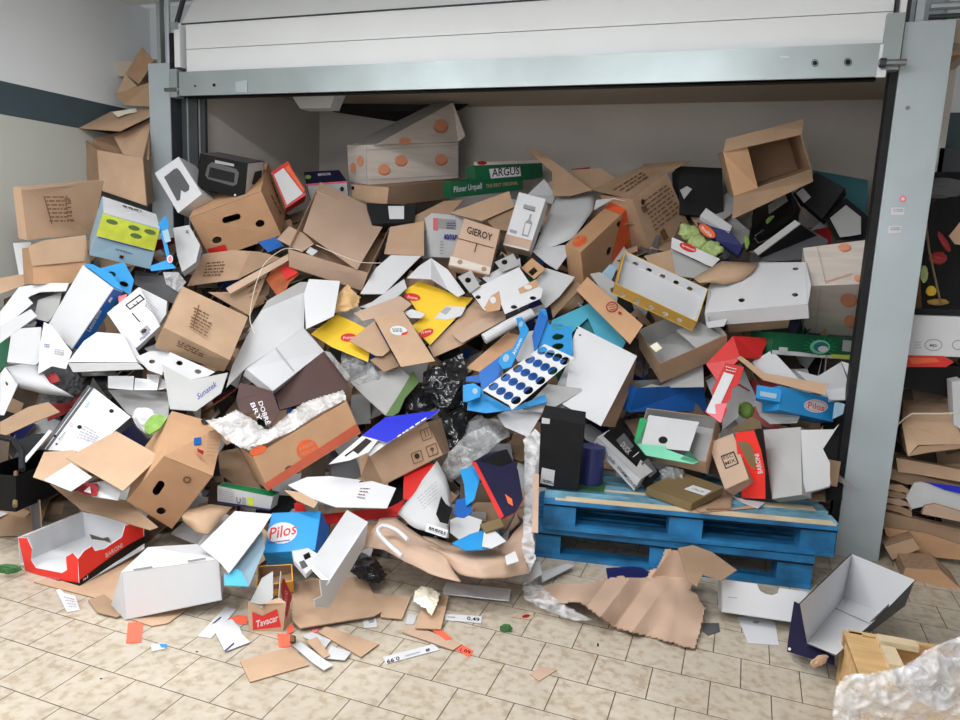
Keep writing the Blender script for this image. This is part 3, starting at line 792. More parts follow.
p = t.part('body'); carton(p, B, 'green', open=('b0',)); pl = B.plane('c0')
p.patch(pl, [(474, 162), (541, 160), (541, 163), (474, 165.5)], 'woodprint'); p.oval(pl, (482, 163), (5, 2), 'red_deep')
p.patch(pl, [(489, 169), (520, 166.5), (521, 176), (491, 178.5)], 'white'); p.text(pl, 'ARGUS', (492, 177), (519.5, 174.4), (-.2, -8.2), 'black')
sheet('cardboard_sheet', 'long brown cardboard sheet under the beer trays', 'cardboard', [(449, 213), (509, 191), (514, 207), (482, 221)], 0, 'kraft')
sheet('cardboard_sheet', 'narrow brown cardboard sheet sloping left of the beer trays', 'cardboard', [(388, 229), (444, 201), (463, 200), (440, 226), (400, 240)], .03, 'kraft_dull')
sheet('cardboard_sheet', 'square brown cardboard piece beside the leaflet print box', 'cardboard', [(390, 227), (424, 221), (424, 256), (384, 254)], .0, 'kraft')
sheet('cardboard_sheet', 'dull brown cardboard flap right of the leaflet print box', 'cardboard', [(482, 216), (513, 206), (530, 214), (516, 232), (495, 229)], .03, 'kraft_dull')
t = Thing('printed_box', 'white box with pink and purple print behind the lettered brown box', 'box')
B = fitbox(dict(o=(432, 213), a=(482, 217), b=(433, 257), c=(421, 221), bc=(422, 259)), -.08, size=(None, None, None))
p = t.part('body'); carton(p, B, 'white'); pl = B.plane('c0')
p.patch(pl, [(434, 218), (456, 220), (456, 230), (434, 228)], 'grey_card'); p.patch(pl, [(433, 218), (438, 218), (438, 231), (433, 230)], 'pink'); p.scribble(pl, [(446, 222), (456, 222), (456, 229), (446, 229)], 3, 'ink_blue', 2, .8)
p.scribble(pl, [(444, 234), (458, 235), (458, 240), (444, 239)], 3, 'ink_blue', 9, .9, 1.6); p.scribble(pl, [(440, 240), (444, 240), (444, 255), (440, 255)], 5, 'ink_soft', 3)
t = Thing('wine_box', 'small brown box with dark printed name and pale lower band', 'box')
B = fitbox(dict(o=(448, 266), a=(489, 275.5), b=(464, 218), ab=(500, 229.5), c=(450, 271)), -.26, size=(None, None, .09))
p = t.part('body'); carton(p, B, 'kraft_pink'); pl = B.plane('c0')
p.text(pl, 'GIEROY', (466.5, 233), (491.5, 241), (1.2, -7), 'ink'); p.patch(pl, [(450.5, 256), (491, 267.5), (489.5, 274), (448.8, 264.5)], 'woodprint')
p.line(pl, (457, 238), (494, 248), .7, 'ink_brown'); p.line(pl, (477, 243), (474.5, 252), .8, 'ink'); p.oval(pl, (460, 262), (2.6, 2.4), 'kraft_dull'); p.oval(pl, (484, 269), (2.6, 2.4), 'kraft_dull')
t = Thing('bottle_box', 'tall white box printed with an outlined bottle', 'box')
B = fitbox(dict(o=(529, 251), a=(546, 199), b=(503, 245), ab=(519, 192), c=(531, 257)), -.16, size=(None, None, .11))
p = t.part('body'); carton(p, B, 'white', mats={'a0': 'kraft'}); pl = B.plane('c0')
p.patch(pl, [(503.6, 243), (506, 234), (532, 240.5), (529.6, 249.5)], 'kraft_pink'); p.patch(pl, [(524, 204), (535.5, 207), (535, 211), (523, 207.6)], 'ink_soft'); p.line(pl, (523.5, 208), (535, 211.5), .8, 'ink')
p.patch(pl, [(530, 214), (532, 214.4), (530.5, 220), (532.5, 223), (528, 237), (521.5, 235.5), (525, 222), (528.5, 219)], 'ink_soft'); p.patch(pl, [(525.5, 223), (531, 224.4), (527.5, 235), (523.5, 234)], 'white')
p.patch(pl, [(510, 229), (517, 231), (516, 234), (509.5, 232)], 'ink_soft')
f = t.part('lid_flap'); f.panel([at(526, 196, .02), at(544, 179, .06), at(556, 195, .1), at(552, 204, .05)], .003, 'white_dirty')
sheet('cardboard_sheet', 'brown triangular carton flap rising beside the green beer trays', 'cardboard', [(526, 149), (540, 151), (592, 190), (570, 196), (553, 196), (552, 172)], .02, 'kraft_dull', 'black')
sheet('cardboard_sheet', 'crumpled brown flap behind the printed brown carton', 'cardboard', [(572, 170), (600, 168), (616, 178), (590, 192), (575, 188)], .12, 'kraft_dull')
sheet('red_strip', 'thin dark red card edge at the back of the heap', 'card', [(571, 169), (590, 167), (589, 171), (573, 173)], .2, 'red_deep')

t = Thing('cardboard_box', 'brown carton with rows of printed signs and raised flaps', 'box')
B = fitbox(dict(o=(632, 199), a=(667, 173), b=(652, 255), ab=(690, 227), c=(600, 195)), -.06, size=(None, None, .25))
p = t.part('body'); carton(p, B, 'kraft', 'kraft_inner', open=('b0',)); pl = B.plane('c0')
p.scribble(pl, [(641, 201), (668, 182), (681, 212), (655, 233)], 8, 'ink_brown', 12, .9, 1.3); p.patch(pl, [(660, 232), (664, 228), (669, 238), (664, 241)], 'ink_brown')
p.oval(pl, (643, 202), (1.8, 3), 'ink'); p.patch(pl, [(641, 207), (646, 205), (648, 211), (644, 213)], 'ink_brown')
f = t.part('flap'); f.panel([B.p(0, 0, 0), B.p(1, 0, 0), at(646, 164, .15), at(592, 190, .1)], .004, 'kraft_dull', edge='kraft_edge')
f = t.part('flap'); f.panel([B.p(1, 0, 0), at(690, 161, .05), at(643, 164, .15)], .004, 'kraft_dull', edge='kraft_edge')
f = t.part('print_marks'); f.scribble(fitplane([B.p(0, 0, 0), B.p(1, 0, 0), at(646, 164, .15), at(592, 190, .1)]), [(610, 190), (640, 172), (650, 176), (628, 192)], 3, 'ink_brown', 4, .9, 1.4)

t = Thing('cardboard_box', 'brown fruit carton with orange corner and large pale curled flap', 'box')
B = fitbox(dict(o=(581, 252), a=(631, 205), c=(565, 245), ac=(614, 199), b=(585, 292)), -.16, size=(None, .22, None))
p = t.part('body'); carton(p, B, 'kraft_warm', 'white_dirty', holes={'c0': [ovalpx((619.5, 224), (2.6, 3), 20), ovalpx((609, 251), (2.2, 4.4), 20)]}); pl = B.plane('b0')
p.oval(pl, (579.5, 241), (7.6, 5), 'orange', -28); p.patch(pl, [(604, 208), (613.6, 199.5), (630.5, 205.4), (620, 214.5)], 'orange'); p.patch(B.plane('c0'), [(623, 213), (630.5, 206), (629, 246), (611, 262), (613, 250)], 'orange')
p.text(B.plane('b0'), 'FRUIT', (574, 243), (585, 238), (-1, -3), 'kraft_warm')
bent('', '', '', [[(556, 194, .12), (571, 191, .13), (587, 190, .14), (595, 194, .14)], [(548, 216, 0), (560, 214, .02), (580, 212, .04), (593, 210, .06)], [(534, 250, -.04), (545, 247, -.05), (556, 245, -.08), (573, 238, -.08)]], .0, 'white_dirty', 'white', .004, thing=t, pname='flap', plabel='pale grey curled flap', sub=1, smooth=True)
sheet('', '', '', [(532, 251), (548, 246), (565, 245), (567, 256), (557, 270), (546, 263)], -.06, 'white_dirty', thing=t, pname='flap')
sheet('', '', '', [(596, 200), (614, 198), (631, 202), (613, 199), (594, 210)], .0, 'white_dirty', thing=t, pname='flap')

# --- top right, inside the compartment
t = Thing('cardboard_box', 'big open brown carton lying on its side against the back wall', 'box')
B = fitbox(dict(o=(734, 196), a=(812, 170), b=(723, 152), ab=(801, 134), c=(728, 193)), -.35, size=(None, None, .42), near=True)
p = t.part('body'); carton(p, B, 'kraft_dull', 'kraft_inner', open=('c0',))
def fq(pts, m='kraft', name='flap', t_=None): 
    q = (t_ or t).part(name); q.panel(pts, .004, m, 'kraft_inner', 'kraft_edge'); return q
fq([B.p(0, 0, 0), B.p(0, 1, 0), aty(747, 145, B.O[1]+.02), aty(758, 188, B.O[1]+.0)], 'kraft_warm')
fq([B.p(0, 1, 0), aty(726, 139, B.O[1]-.02), aty(804, 119, B.O[1]+.02), B.p(1, 1, 0)], 'kraft_dull')
fq([B.p(0, 0, 0), B.p(1, 0, 0), aty(813, 181, B.O[1]-.08), aty(732, 219, B.O[1]-.12)], 'kraft_dull')
fq([B.p(1, 1, 0), aty(804, 119, B.O[1]+.02), aty(795, 138, B.O[1]+.1)], 'kraft_dull')
t = Thing('black_box', 'big matt black box behind the printed brown carton', 'box')
B = fitbox(dict(o=(678, 166), a=(722, 168), b=(680, 214)), .15, size=(.22, .24, .2))
p = t.part('body'); carton(p, B, 'black_matt'); 
sheet('grey_card', 'small grey card tucked beside the big matt black box', 'card', [(680, 190), (687, 186), (692, 189), (684, 199)], .05, 'grey_card')
t = Thing('teal_board', 'teal coloured board standing in the far right corner', 'board')
p = t.part('board'); p.panel([aty(812, 170, 5.1), aty(868, 180, 5.1), aty(866, 215, 5.1), aty(812, 214, 5.1)], .02, 'teal')
t = Thing('black_box', 'black box with upright white label right under the open side carton', 'box')
B = fitbox(dict(o=(750, 243), a=(795, 215), b=(753, 210), ab=(790, 190), c=(754, 252)), -.1, size=(None, None, .1))
p = t.part('body'); carton(p, B, 'black'); q = t.part('label', 'white rectangular label'); q.patch(B.plane('c0'), [(768, 205), (785, 194), (788, 201), (769, 214)], 'grey_card')
t = Thing('black_box', 'dark box with small grey label beside the teal board', 'box')
B = fitbox(dict(o=(822, 219), a=(845, 188), b=(793, 194), ab=(816, 172), c=(824, 225)), -.02, size=(None, None, .15))
p = t.part('body'); carton(p, B, 'black_matt'); q = t.part('label', 'grey label'); q.patch(B.plane('c0'), [(796, 193), (803, 188), (811, 197), (804, 203)], 'white_dirty')
p.line(B.plane('c0'), (791, 192), (806, 216), .8, 'grey_card')
t = Thing('dark_flat_box', 'dark grey flat box with a pale front edge above the white tray', 'box')
B = fitbox(dict(o=(758, 256), a=(801, 224), b=(753, 251), ab=(795, 220), c=(776, 266)), -.14, size=(None, None, .22))
p = t.part('body'); carton(p, B, 'grey_dark', mats={'c0': 'grey_card', 'b0': 'black_matt'}); 
sheet('', '', '', [(801, 224), (828, 240), (822, 258), (768, 262), (758, 256)], -.1, 'grey_dark', thing=t, pname='lid')
t = Thing('sunglasses_tray', 'shiny black tray with small green leaf bits under the labelled box', 'tray')
p = t.part('tray'); p.panel([at(747, 250, -.1), at(751, 228, -.1), at(778, 214, -.05), at(784, 226, -.05), at(756, 248, -.1)], .02, 'black'); 
p.tube([at(755, 236, -.13), at(762, 231, -.13), at(772, 229, -.12), at(776, 233, -.12), at(768, 240, -.13), at(758, 243, -.14), at(755, 238, -.13)], .006, 'steel')
crumple('leaf', 'bright green leaf scrap on the shiny black tray', 'leaf', (771, 220), (5, 3), -.12, 'leaf', .4, 4, 3, .4, 2, ang=-40)
crumple('leaf', 'small upright green leaf left of the dark flat box', 'leaf', (747, 242), (2, 6), -.16, 'leaf', .4, 4, 5, .4, 2)
sheet('grey_card', 'crumpled pale card standing at the far right of the compartment', 'card', [(830, 218), (846, 205), (861, 217), (861, 234), (850, 236), (840, 237)], -.03, 'grey_card')
sheet('black_sheet', 'black board leaning behind the crumpled pale card', 'board', [(822, 215), (846, 198), (868, 216), (868, 240), (836, 240)], .03, 'black_matt')
t = Thing('navy_box', 'navy box with white end and orange oval badge', 'box')
B = fitbox(dict(o=(729, 233), a=(699, 218), b=(742, 247), c=(733, 226), ac=(706, 208)), -.12, size=(None, None, None))
p = t.part('body'); p.panel([at(697, 222, -.12), at(731, 232, -.14), at(743, 246, -.14), at(738, 255, -.14), at(716, 240, -.12)], .05, 'navy')
p.panel([at(700, 216, -.11), at(706, 208, -.09), at(732, 226, -.12), at(729, 233, -.14)], .03, 'white'); pl = fitplane([at(697, 222, -.125), at(731, 232, -.145), at(743, 246, -.145), at(716, 240, -.125)]); pl = (pl[0]+pl[1]*.008, pl[1])
p.oval(pl, (707, 231), (10, 4.6), 'orange', 38); p.text(pl, 'Rioba', (701, 229), (711, 237), (1.5, -3), 'white')
for i, (c, l) in enumerate((((689, 232), 'pale green lettuce head nearest the printed brown carton'), ((698, 243), 'pale green lettuce head in the middle of the three'), ((712, 250), 'pale green lettuce head beside the white tray corner'))):
    crumple('lettuce', l, 'lettuce', c, (9, 8), -.1, 'lettuce', .35, 3, i+2, .8, 3, ridged=False)
t = Thing('fruit_tray', 'white tray edge with a red oval badge above the brown sheets', 'tray')
p = t.part('front'); pl = spec([(671, 237), (680, 241), (720, 260), (711, 268), (671, 248)], -.16); p.panel([onplane(u, v, pl) for u, v in ((672, 237), (720, 259), (712, 267), (671, 248))], .004, 'white', n=pl[1])
q = t.part('badge'); q.oval(pl, (688, 247.5), (9, 3.8), 'red', 22); q.text(pl, 'Spreewald', (681.5, 246.5), (694.5, 252), (.8, -2.8), 'white')
p = t.part('inside'); pl2 = spec([(671, 249), (712, 268), (695, 278), (676, 276)], -.1); p.panel([onplane(u, v, pl2) for u, v in ((671, 249), (711, 268), (695, 278), (676, 276))], .004, 'grey_card', n=pl2[1])
sheet('cardboard_sheet', 'brown square cardboard piece behind the yellow edged tray', 'cardboard', [(644, 256), (675, 249), (685, 269), (680, 277), (655, 270)], -.04, 'kraft')
bent('cardboard_sheet', 'curled brown cardboard flap lying over the white tray corner', 'cardboard', [[(693, 278), (722, 261), (759, 263)], [(700, 283, -.03), (722, 275, -.05), (752, 272, -.03)], [(712, 282), (724, 285), (742, 281)]], -.2, 'kraft', sub=1, smooth=True)
t = Thing('white_tray', 'large upturned white tray with three round holes', 'tray')
B = fitbox(dict(o=(705, 313), a=(808, 304), c=(735, 264), ac=(806, 262), b=(707, 326)), -.20, size=(None, .06, .3))
p = t.part('body'); hs = [ovalpx((741.5, 300), (3.2, 2.2)), ovalpx((795, 294.6), (3.2, 2)), ovalpx((795.5, 268.6), (3, 1.5))]
P, n = B.face('b0'); pl = (P[0], n); P = [onplane(u, v, pl) for u, v in ((705, 313), (709, 286), (726, 263), (806, 262), (811, 285), (808, 304))]
p.panel(P, .004, 'white', holes=[[onplane(u, v, pl) for u, v in h] for h in hs], n=n)
for k in ('c0', 'a1', 'c1'): p.panel(B.face(k)[0], .004, 'white_dirty', n=B.face(k)[1])
p.panel([at(709, 287, -.16), at(705, 313, -.2), at(707, 327, -.2), at(712, 300, -.16)], .004, 'white_dirty'); p.panel([at(707, 322, -.2), at(728, 318, -.2), at(724, 326, -.2), at(708, 328, -.2)], .004, 'white_dirty')
t = Thing('cardboard_box', 'light brown carton edge under the large white tray', 'box')
B = fitbox(dict(o=(727, 321), a=(791, 316), b=(729, 333), ab=(788, 328)), -.1, size=(None, None, .2)); p = t.part('body'); carton(p, B, 'kraft')
t = Thing('egg_box', 'egg carton with whitewashed print standing behind the right column', 'box')
B = fitbox(dict(o=(809, 286), a=(862, 284), b=(803, 333), ab=(854, 336), c=(803, 248), ac=(865, 240)), y=4.12)
p = t.part('body'); carton(p, B, 'woodprint'); p.line(B.plane('c0'), (821, 286), (815, 334), .5, 'woodprint_line')
for c, r, k in (((848, 300), (8, 6.5), 'c0'), ((850, 321), (6, 6), 'c0'), ((844, 247), (6, 3.6), 'b0'), ((858, 278), (4, 3), 'b0')):
    p.oval(B.plane(k), (c[0]+1, c[1]+.8), r, 'egg_shade'); p.oval(B.plane(k), c, r, 'egg')
p.line(B.plane('b0'), (817, 247), (826, 284), .6, 'woodprint_line'); p.line(B.plane('b0'), (825, 282), (852, 273), .8, 'egg')
t = Thing('detergent_box', 'green box with white swirl picture under the egg carton', 'box')
B = fitbox(dict(o=(774, 332), a=(854, 338), b=(772, 354), ab=(852, 360)), y=4.10, size=(None, None, .2))
p = t.part('body'); carton(p, B, 'green', mats={'b0': 'green_bright'}); pl = B.plane('c0')
p.patch(pl, [(772.3, 350), (800, 352), (820, 355), (852, 355), (852, 360), (772, 354)], 'white'); 
for a in range(0, 360, 24): p.line(pl, (820, 347), (820+17*math.cos(math.radians(a)), 347+11*math.sin(math.radians(a))*.8), .8, 'green_bright')
p.oval(pl, (820, 347), (10, 7), 'green_mint'); p.oval(pl, (821, 347), (7.5, 5), 'teal'); p.oval(pl, (823, 349), (5, 3), 'white'); p.patch(pl, [(831, 354), (850, 355.5), (850, 359), (832, 357.5)], 'lime'); p.patch(pl, [(779, 347), (788, 347.6), (787, 353), (779, 352.6)], 'white_dirty'); p.patch(pl, [(843, 340), (853, 341), (852, 352), (842, 351)], 'grey_card')
t = Thing('fruit_tray', 'long white tray with yellow rim and rows of round holes', 'tray')
B = fitbox(dict(o=(697, 322), a=(616, 284), c=(708, 289), ac=(625, 251), b=(692, 331)), -.24, size=(None, .06, None))
p = t.part('body')
carton(p, B, 'gold', 'white', 'yellow', t=.004, open=('b0',), holes={'c0': [ovalpx((622.5+i*14.2, 295+i*6.3), (3, 1.9), 20) for i in range(5)], 'c1': [ovalpx((635.5+i*13.6, 263.5+i*6.2), (3, 2), 20) for i in range(5)]})
sheet('blue_card', 'small light blue card tab behind the yellow rimmed tray', 'card', [(600, 275), (610, 264), (617, 268), (611, 281)], -.1, 'pale_blue')

# ================================================================== the middle of the heap
sheet('cardboard_sheet', 'long brown cardboard panel with a round printed emblem', 'cardboard', [(576, 290), (587.5, 277), (643, 325), (630, 344)], -.22, 'kraft_warm')
p = ALL[-1].parts[0]; pl = spec([(576, 290), (587.5, 277), (643, 325), (630, 344)], -.22)
p.oval(pl, (612, 307), (6, 5.5), 'red_deep', 0, ring=1.2); p.scribble(pl, [(608, 304), (614, 303), (616, 310), (610, 311)], 3, 'red_deep', 4, .9); p.patch(pl, [(619, 311), (622, 313), (620, 315), (618, 313)], 'red_deep')
sheet('grey_card', 'grey card tab with a hole above the emblem panel', 'card', [(590, 274), (600, 272), (618, 285), (617, 304), (608, 300)], -.17, 'grey_card', holes=[ovalpx((613, 290), (3, 2.6), 20)])
t = Thing('teal_box', 'open light blue box partly hidden beneath the emblem panel', 'box')
p = t.part('side'); p.panel([at(552, 320, -.08), at(592, 302, -.02), at(588, 318, -.06), at(568, 336, -.12), at(550, 332, -.1)], .004, 'sky_card')
p = t.part('side'); p.panel([at(588, 318, -.06), at(592, 302, -.02), at(626, 342, -.06), at(620, 352, -.12), at(600, 346, -.12)], .004, 'sky_card')
p = t.part('bottom'); p.panel([at(588, 318, -.03), at(601, 345, -.08), at(572, 342, -.08), at(568, 334, -.06)], .004, 'teal')
t = Thing('cardboard_box', 'open brown carton with silvery lining right of the emblem panel', 'box')
B = fitbox(dict(o=(660, 364), a=(727, 335), c=(638, 330), b=(661, 383)), -.16, size=(None, .1, None))
p = t.part('body'); carton(p, B, 'kraft_dull', 'grey_card', open=('b0',))
sheet('', '', '', [(676, 330), (696, 348), (722, 336), (700, 322)], -.1, 'grey_card', thing=t, pname='divider'); sheet('', '', '', [(650, 346), (657, 342), (662, 348), (656, 352)], -.17, 'tissue', thing=t, pname='label_tab')
t = Thing('red_box', 'plain red box under the large white tray', 'box')
B = fitbox(dict(o=(738, 338), a=(706, 364), b=(742, 358), c=(768, 342)), -.12, size=(None, .12, .18))
p = t.part('body'); p.panel([at(733, 336, -.14), at(740, 358, -.14), at(718, 382, -.1), at(706, 364, -.1)], .02, 'red'); p.panel([at(733, 336, -.14), at(769, 338, -.02), at(760, 358, -.04), at(740, 358, -.14)], .02, 'red')
sheet('white_card', 'white card triangle right of the plain red box', 'card', [(752, 362), (772, 350), (799, 379), (762, 374)], -.03, 'white')
t = Thing('cardboard_strip', 'folded narrow brown cardboard strip above the blue pack', 'cardboard')
sheet('', '', '', [(737, 358), (741, 356), (765, 373), (763, 380)], -.16, 'kraft', thing=t, pname='short_leg'); sheet('', '', '', [(764, 373), (828, 384), (824, 395), (763, 380)], -.17, 'kraft', thing=t, pname='long_leg')
t = Thing('blue_pack', 'light blue sweets pack with white oval badge near the right column', 'box')
B = fitbox(dict(o=(780, 386), a=(835, 399), b=(779, 410), ab=(833, 422)), -.2, size=(None, None, .12)); p = t.part('body'); carton(p, B, 'blue'); pl = B.plane('c0')
p.oval(pl, (816, 406), (12, 6.6), 'white', 5); p.oval(pl, (816, 406), (10.6, 5.4), 'pink', 5, ring=.8); p.text(pl, 'Pilos', (808, 408), (824, 411), (.6, -6), 'red')
q = t.part('end_flap'); q.panel([at(757, 385, -.19), at(782, 389, -.19), at(780, 402, -.19), at(756, 398, -.19)], .03, 'blue'); q.patch(spec([(757, 385), (782, 389), (780, 402), (756, 398)], -.195), [(760, 391), (777, 394), (776, 399), (760, 396)], 'pale_blue')
q = t.part('end_flap'); q.panel([at(837, 402, -.18), at(845, 404, -.16), at(843, 414, -.16), at(835, 418, -.18)], .02, 'pale_blue')
t = Thing('white_box', 'open white box with navy edge under the green box', 'box')
B = fitbox(dict(o=(832, 400), a=(797, 382), c=(849, 384), b=(832, 408)), y=4.0, size=(.26, .05, .2))
sheet('', '', '', [(795, 370), (818, 376), (841, 362), (849, 384), (848, 399), (828, 402), (810, 384)], .0, 'white_dirty', thing=t, pname='inside'); sheet('', '', '', [(841, 361), (850, 364), (848, 377)], -.02, 'white', 'navy', thing=t, pname='flap')
sheet('', '', '', [(826, 390), (848, 387), (847, 400), (829, 400)], -.03, 'white', thing=t, pname='flap')
t = Thing('blue_box', 'blue card box with torn grey top edge above the green edged tray', 'box')
B = fitbox(dict(o=(637, 388), a=(703, 385), b=(629, 412), ab=(708, 411)), -.12, size=(None, None, .15)); p = t.part('body'); carton(p, B, 'blue_deep', 'grey_card', open=('b0',))
sheet('', '', '', [(640, 388), (652, 384), (661, 386), (680, 372), (703, 364), (704, 387)], .02, 'grey_card', thing=t, pname='torn_flap')
t = Thing('pink_strip_card', 'red and white notched card strip crossing diagonally', 'card')
sheet('', '', '', [(725.6, 362.7), (744, 367), (738, 385), (732, 388), (731, 398), (726, 404), (727, 410), (721, 423), (705, 412), (713, 396), (712, 390), (720, 374)], -.3, 'red', thing=t, pname='strip')
p = t.parts[0]; pl = spec([(725.6, 362.7), (744, 367), (721, 423), (705, 412)], -.305); p.patch(pl, [(724, 372), (734, 375), (716, 414), (706, 411)], 'white'); p.patch(pl, [(716, 404), (727, 403), (721, 423), (706, 412)], 'pink'); p.scribble(pl, [(726, 365), (737, 368), (735, 373), (725, 371)], 2, 'white', 3, .9)
sheet('', '', '', [(708, 409), (715, 404), (716, 414), (707, 413)], -.31, 'white', thing=t, pname='tab')
crumple('apple', 'green apple behind the notched red strip', 'apple', (746, 410), (7, 8), .0, 'leaf', .08, 2, 2, .9, 3, ridged=False)
sheet('grey_card', 'grey card panel below the notched red strip', 'card', [(723, 397), (739, 396), (738, 417), (722, 431)], -.1, 'grey_card')
sheet('olive_card', 'dull brown card wedge above the stamped carton', 'card', [(727, 430), (752, 417), (760, 421), (762, 428), (740, 432)], -.12, 'olive')
sheet('grey_card', 'dark grey card piece behind the light blue sweets pack', 'card', [(753, 400), (779, 408), (800, 416), (797, 423), (770, 424), (760, 416)], -.05, 'grey_card')
t = Thing('green_edged_tray', 'brown tray holding a white card with green edging', 'tray')
B = fitbox(dict(o=(634, 449), a=(706, 462), c=(647, 408), ac=(717, 417), b=(640, 458), ab=(708, 474)), -.16, size=(None, .07, None)); p = t.part('body'); carton(p, B, 'kraft', 'grey_card', open=('b0',))
pl = (B.p(0, 0, 0)-unit(B.E[:, 1])*.01, -unit(B.E[:, 1])); q = t.part('white_insert', 'white insert card with dark half circle')
q.panel([onplane(u, v, pl) for u, v in ((649, 415), (699, 422), (689, 451), (636, 446))], .004, 'white_dirty', n=pl[1]); q.oval(pl, (663, 440), (4.6, 3.6), 'black')
q = t.part('green_edge', 'green plastic edge'); q.panel([onplane(u, v, pl) for u, v in ((640, 418), (648, 419), (641, 446), (633, 445))], .006, 'green_bright', n=pl[1])
pl2 = (pl[0]+pl[1]*.008, pl[1]); q.panel([onplane(u, v, pl2) for u, v in ((633, 443), (666, 446), (666, 449), (699, 461), (693, 464), (634, 453))], .006, 'green_mint', n=pl[1])
q.panel([onplane(u, v, pl2) for u, v in ((689, 451), (699, 461), (692, 463), (680, 459))], .006, 'green', n=pl[1])
t = Thing('stamped_box', 'small brown carton with a square black stamp', 'box')
B = fitbox(dict(o=(733, 433), a=(708, 442.5), b=(749, 479), ab=(725, 490), c=(742.5, 442.5), bc=(755, 482)), -.3, deck=.33); p = t.part('body'); carton(p, B, 'kraft_pink', mats={'a0': 'kraft_dull'}); pl = B.plane('c0')
p.patch(pl, [(720.5, 456), (734, 451), (739, 463.5), (725.5, 469)], 'ink'); p.patch(pl, [(722, 457), (733.2, 452.8), (737.4, 463), (726.2, 467.6)], 'kraft_pink'); p.text(pl, 'FSC', (724, 460), (733.6, 456.4), (-1, -3), 'ink'); p.text(pl, 'MIX', (725.8, 465.6), (736, 461.4), (-1.2, -3.4), 'ink')
t = Thing('pasta_tray', 'red and black tray with grey inside standing on the upper pallet', 'tray')
B = fitbox(dict(o=(771, 499), a=(763, 430), b=(802, 494.6), ab=(800.6, 427)), y=3.62, size=(None, None, .10), deck=.325); p = t.part('body'); carton(p, B, 'grey_card')
f0 = B.O; pl = fitplane([aty(735, 433, f0[1]+.06), B.p(0, 1, 0), B.O, aty(742, 499, f0[1]+.05), aty(763, 430, f0[1]+.02)]); q = t.part('front_panel', 'red front panel with white lettering')
q.panel([onplane(u, v, pl) for u, v in ((735, 433), (763, 429), (772, 499), (742, 498))], .004, 'red_bright', n=pl[1]); q.patch(pl, [(754, 430), (763, 429), (772, 499), (765.5, 499), (765, 470), (761, 450)], 'black'); q.patch(pl, [(737, 442), (745, 441), (752, 446), (755, 458), (756, 470), (750, 466), (744, 455)], 'olive'); q.text(pl, 'BARONI', (763, 473), (759, 453.5), (-5, .8), 'white')
q = t.part('side_flap', 'white side flap'); pl = fitplane([aty(801, 430, f0[1]), aty(839, 424, f0[1]+.05), aty(830, 486, f0[1]), aty(804, 493, f0[1]-.01)]); q.panel([onplane(u, v, pl) for u, v in ((801, 430), (834, 429.5), (839, 424.5), (823, 449), (830, 463), (830, 486), (804, 493))], .004, 'white', n=pl[1])
sheet('black_sheet', 'black plastic board behind the white side flap', 'board', [(820, 418), (846, 410), (842, 500), (826, 500)], .14, 'black')
sheet('cardboard_sheet', 'small brown scrap under the white side flap', 'cardboard', [(803, 497), (808, 493), (824, 494), (826, 501), (812, 500)], 0, 'kraft_dull', floorz=.33)

t = Thing('black_box', 'tall black box with barcode label at the left end of the pallet', 'box')
B = fitbox(dict(o=(541, 417), a=(583, 424), b=(538, 487), ab=(578, 491)), -.2, size=(None, None, .12), deck=.325); p = t.part('body'); carton(p, B, 'black_matt'); pl = B.plane('c0'); q = t.part('label', 'white barcode label'); q.patch(pl, [(542, 467.5), (555, 470.6), (553.3, 486), (540, 483)], 'white'); q.scribble(pl, [(543, 479), (553, 481.5), (552.6, 484.6), (542, 482)], 2, 'ink', 5, .95)
q = t.part('label', 'tiny white sticker'); q.patch(pl, [(542, 417.6), (550, 419), (549.6, 424), (541.6, 423.4)], 'white')
t = Thing('navy_tin', 'dark blue canister with green base between black and silver boxes', 'canister')
p = t.part('can'); cc = fl(588, 487, .325); r = .058
p.add([(cc[0]+r*math.cos(k*math.pi/12), cc[1]+.06+r*math.sin(k*math.pi/12), z) for z in (cc[2], cc[2]+.19) for k in range(24)], [(k, (k+1) % 24, 24+(k+1) % 24, 24+k) for k in range(24)]+[tuple(range(24, 48)), tuple(range(24))[::-1]], 'navy'); p.smooth = False
sheet('', '', '', [(575, 482), (606, 482), (604, 491), (574, 489)], 0, 'leaf_dark', thing=t, pname='base', t=.004, floorz=.328)
t = Thing('silver_box', 'silver grey box with lettered edge leaning on the pallet', 'box')
B = fitbox(dict(o=(597, 437), a=(641, 479), b=(592, 445), ab=(634, 491), c=(609, 430)), -.22, size=(None, None, None), deck=.325); p = t.part('body'); carton(p, B, 'grey_card', mats={'c0': 'white', 'b0': 'grey_card'}); pl = B.plane('c0')
p.text(pl, 'STORMCLOUD', (595, 444.5), (614, 465), (1.5, -2.6), 'ink'); p.text(pl, 'STORMCLOUD', (617, 468), (635, 489), (1.5, -2.6), 'ink')
t = Thing('black_box', 'slim black box with grey lettering leaning over the silver box', 'box')
B = fitbox(dict(o=(607, 432), a=(651, 484), b=(621, 425), ab=(661, 474)), -.24, size=(None, None, .05), deck=.34); p = t.part('body'); carton(p, B, 'black'); pl = B.plane('c0')
p.patch(pl, [(616, 440), (624, 433), (634, 446), (626, 453)], 'grey_dark'); p.text(pl, 'DUCK', (620, 445.6), (628, 455), (4, -4), 'grey_card'); p.patch(pl, [(641, 463), (648, 458), (657, 471), (650, 478)], 'grey_dark'); p.line(pl, (633, 457), (639, 452), .8, 'white')
sheet('white_card', 'dark grey card wedge beneath the white torn box', 'card', [(575, 424), (590, 424), (602, 432), (598, 446), (586, 440)], -.06, 'grey_dark')
t = Thing('olive_box', 'flat olive brown box with white label on the pallet', 'box')
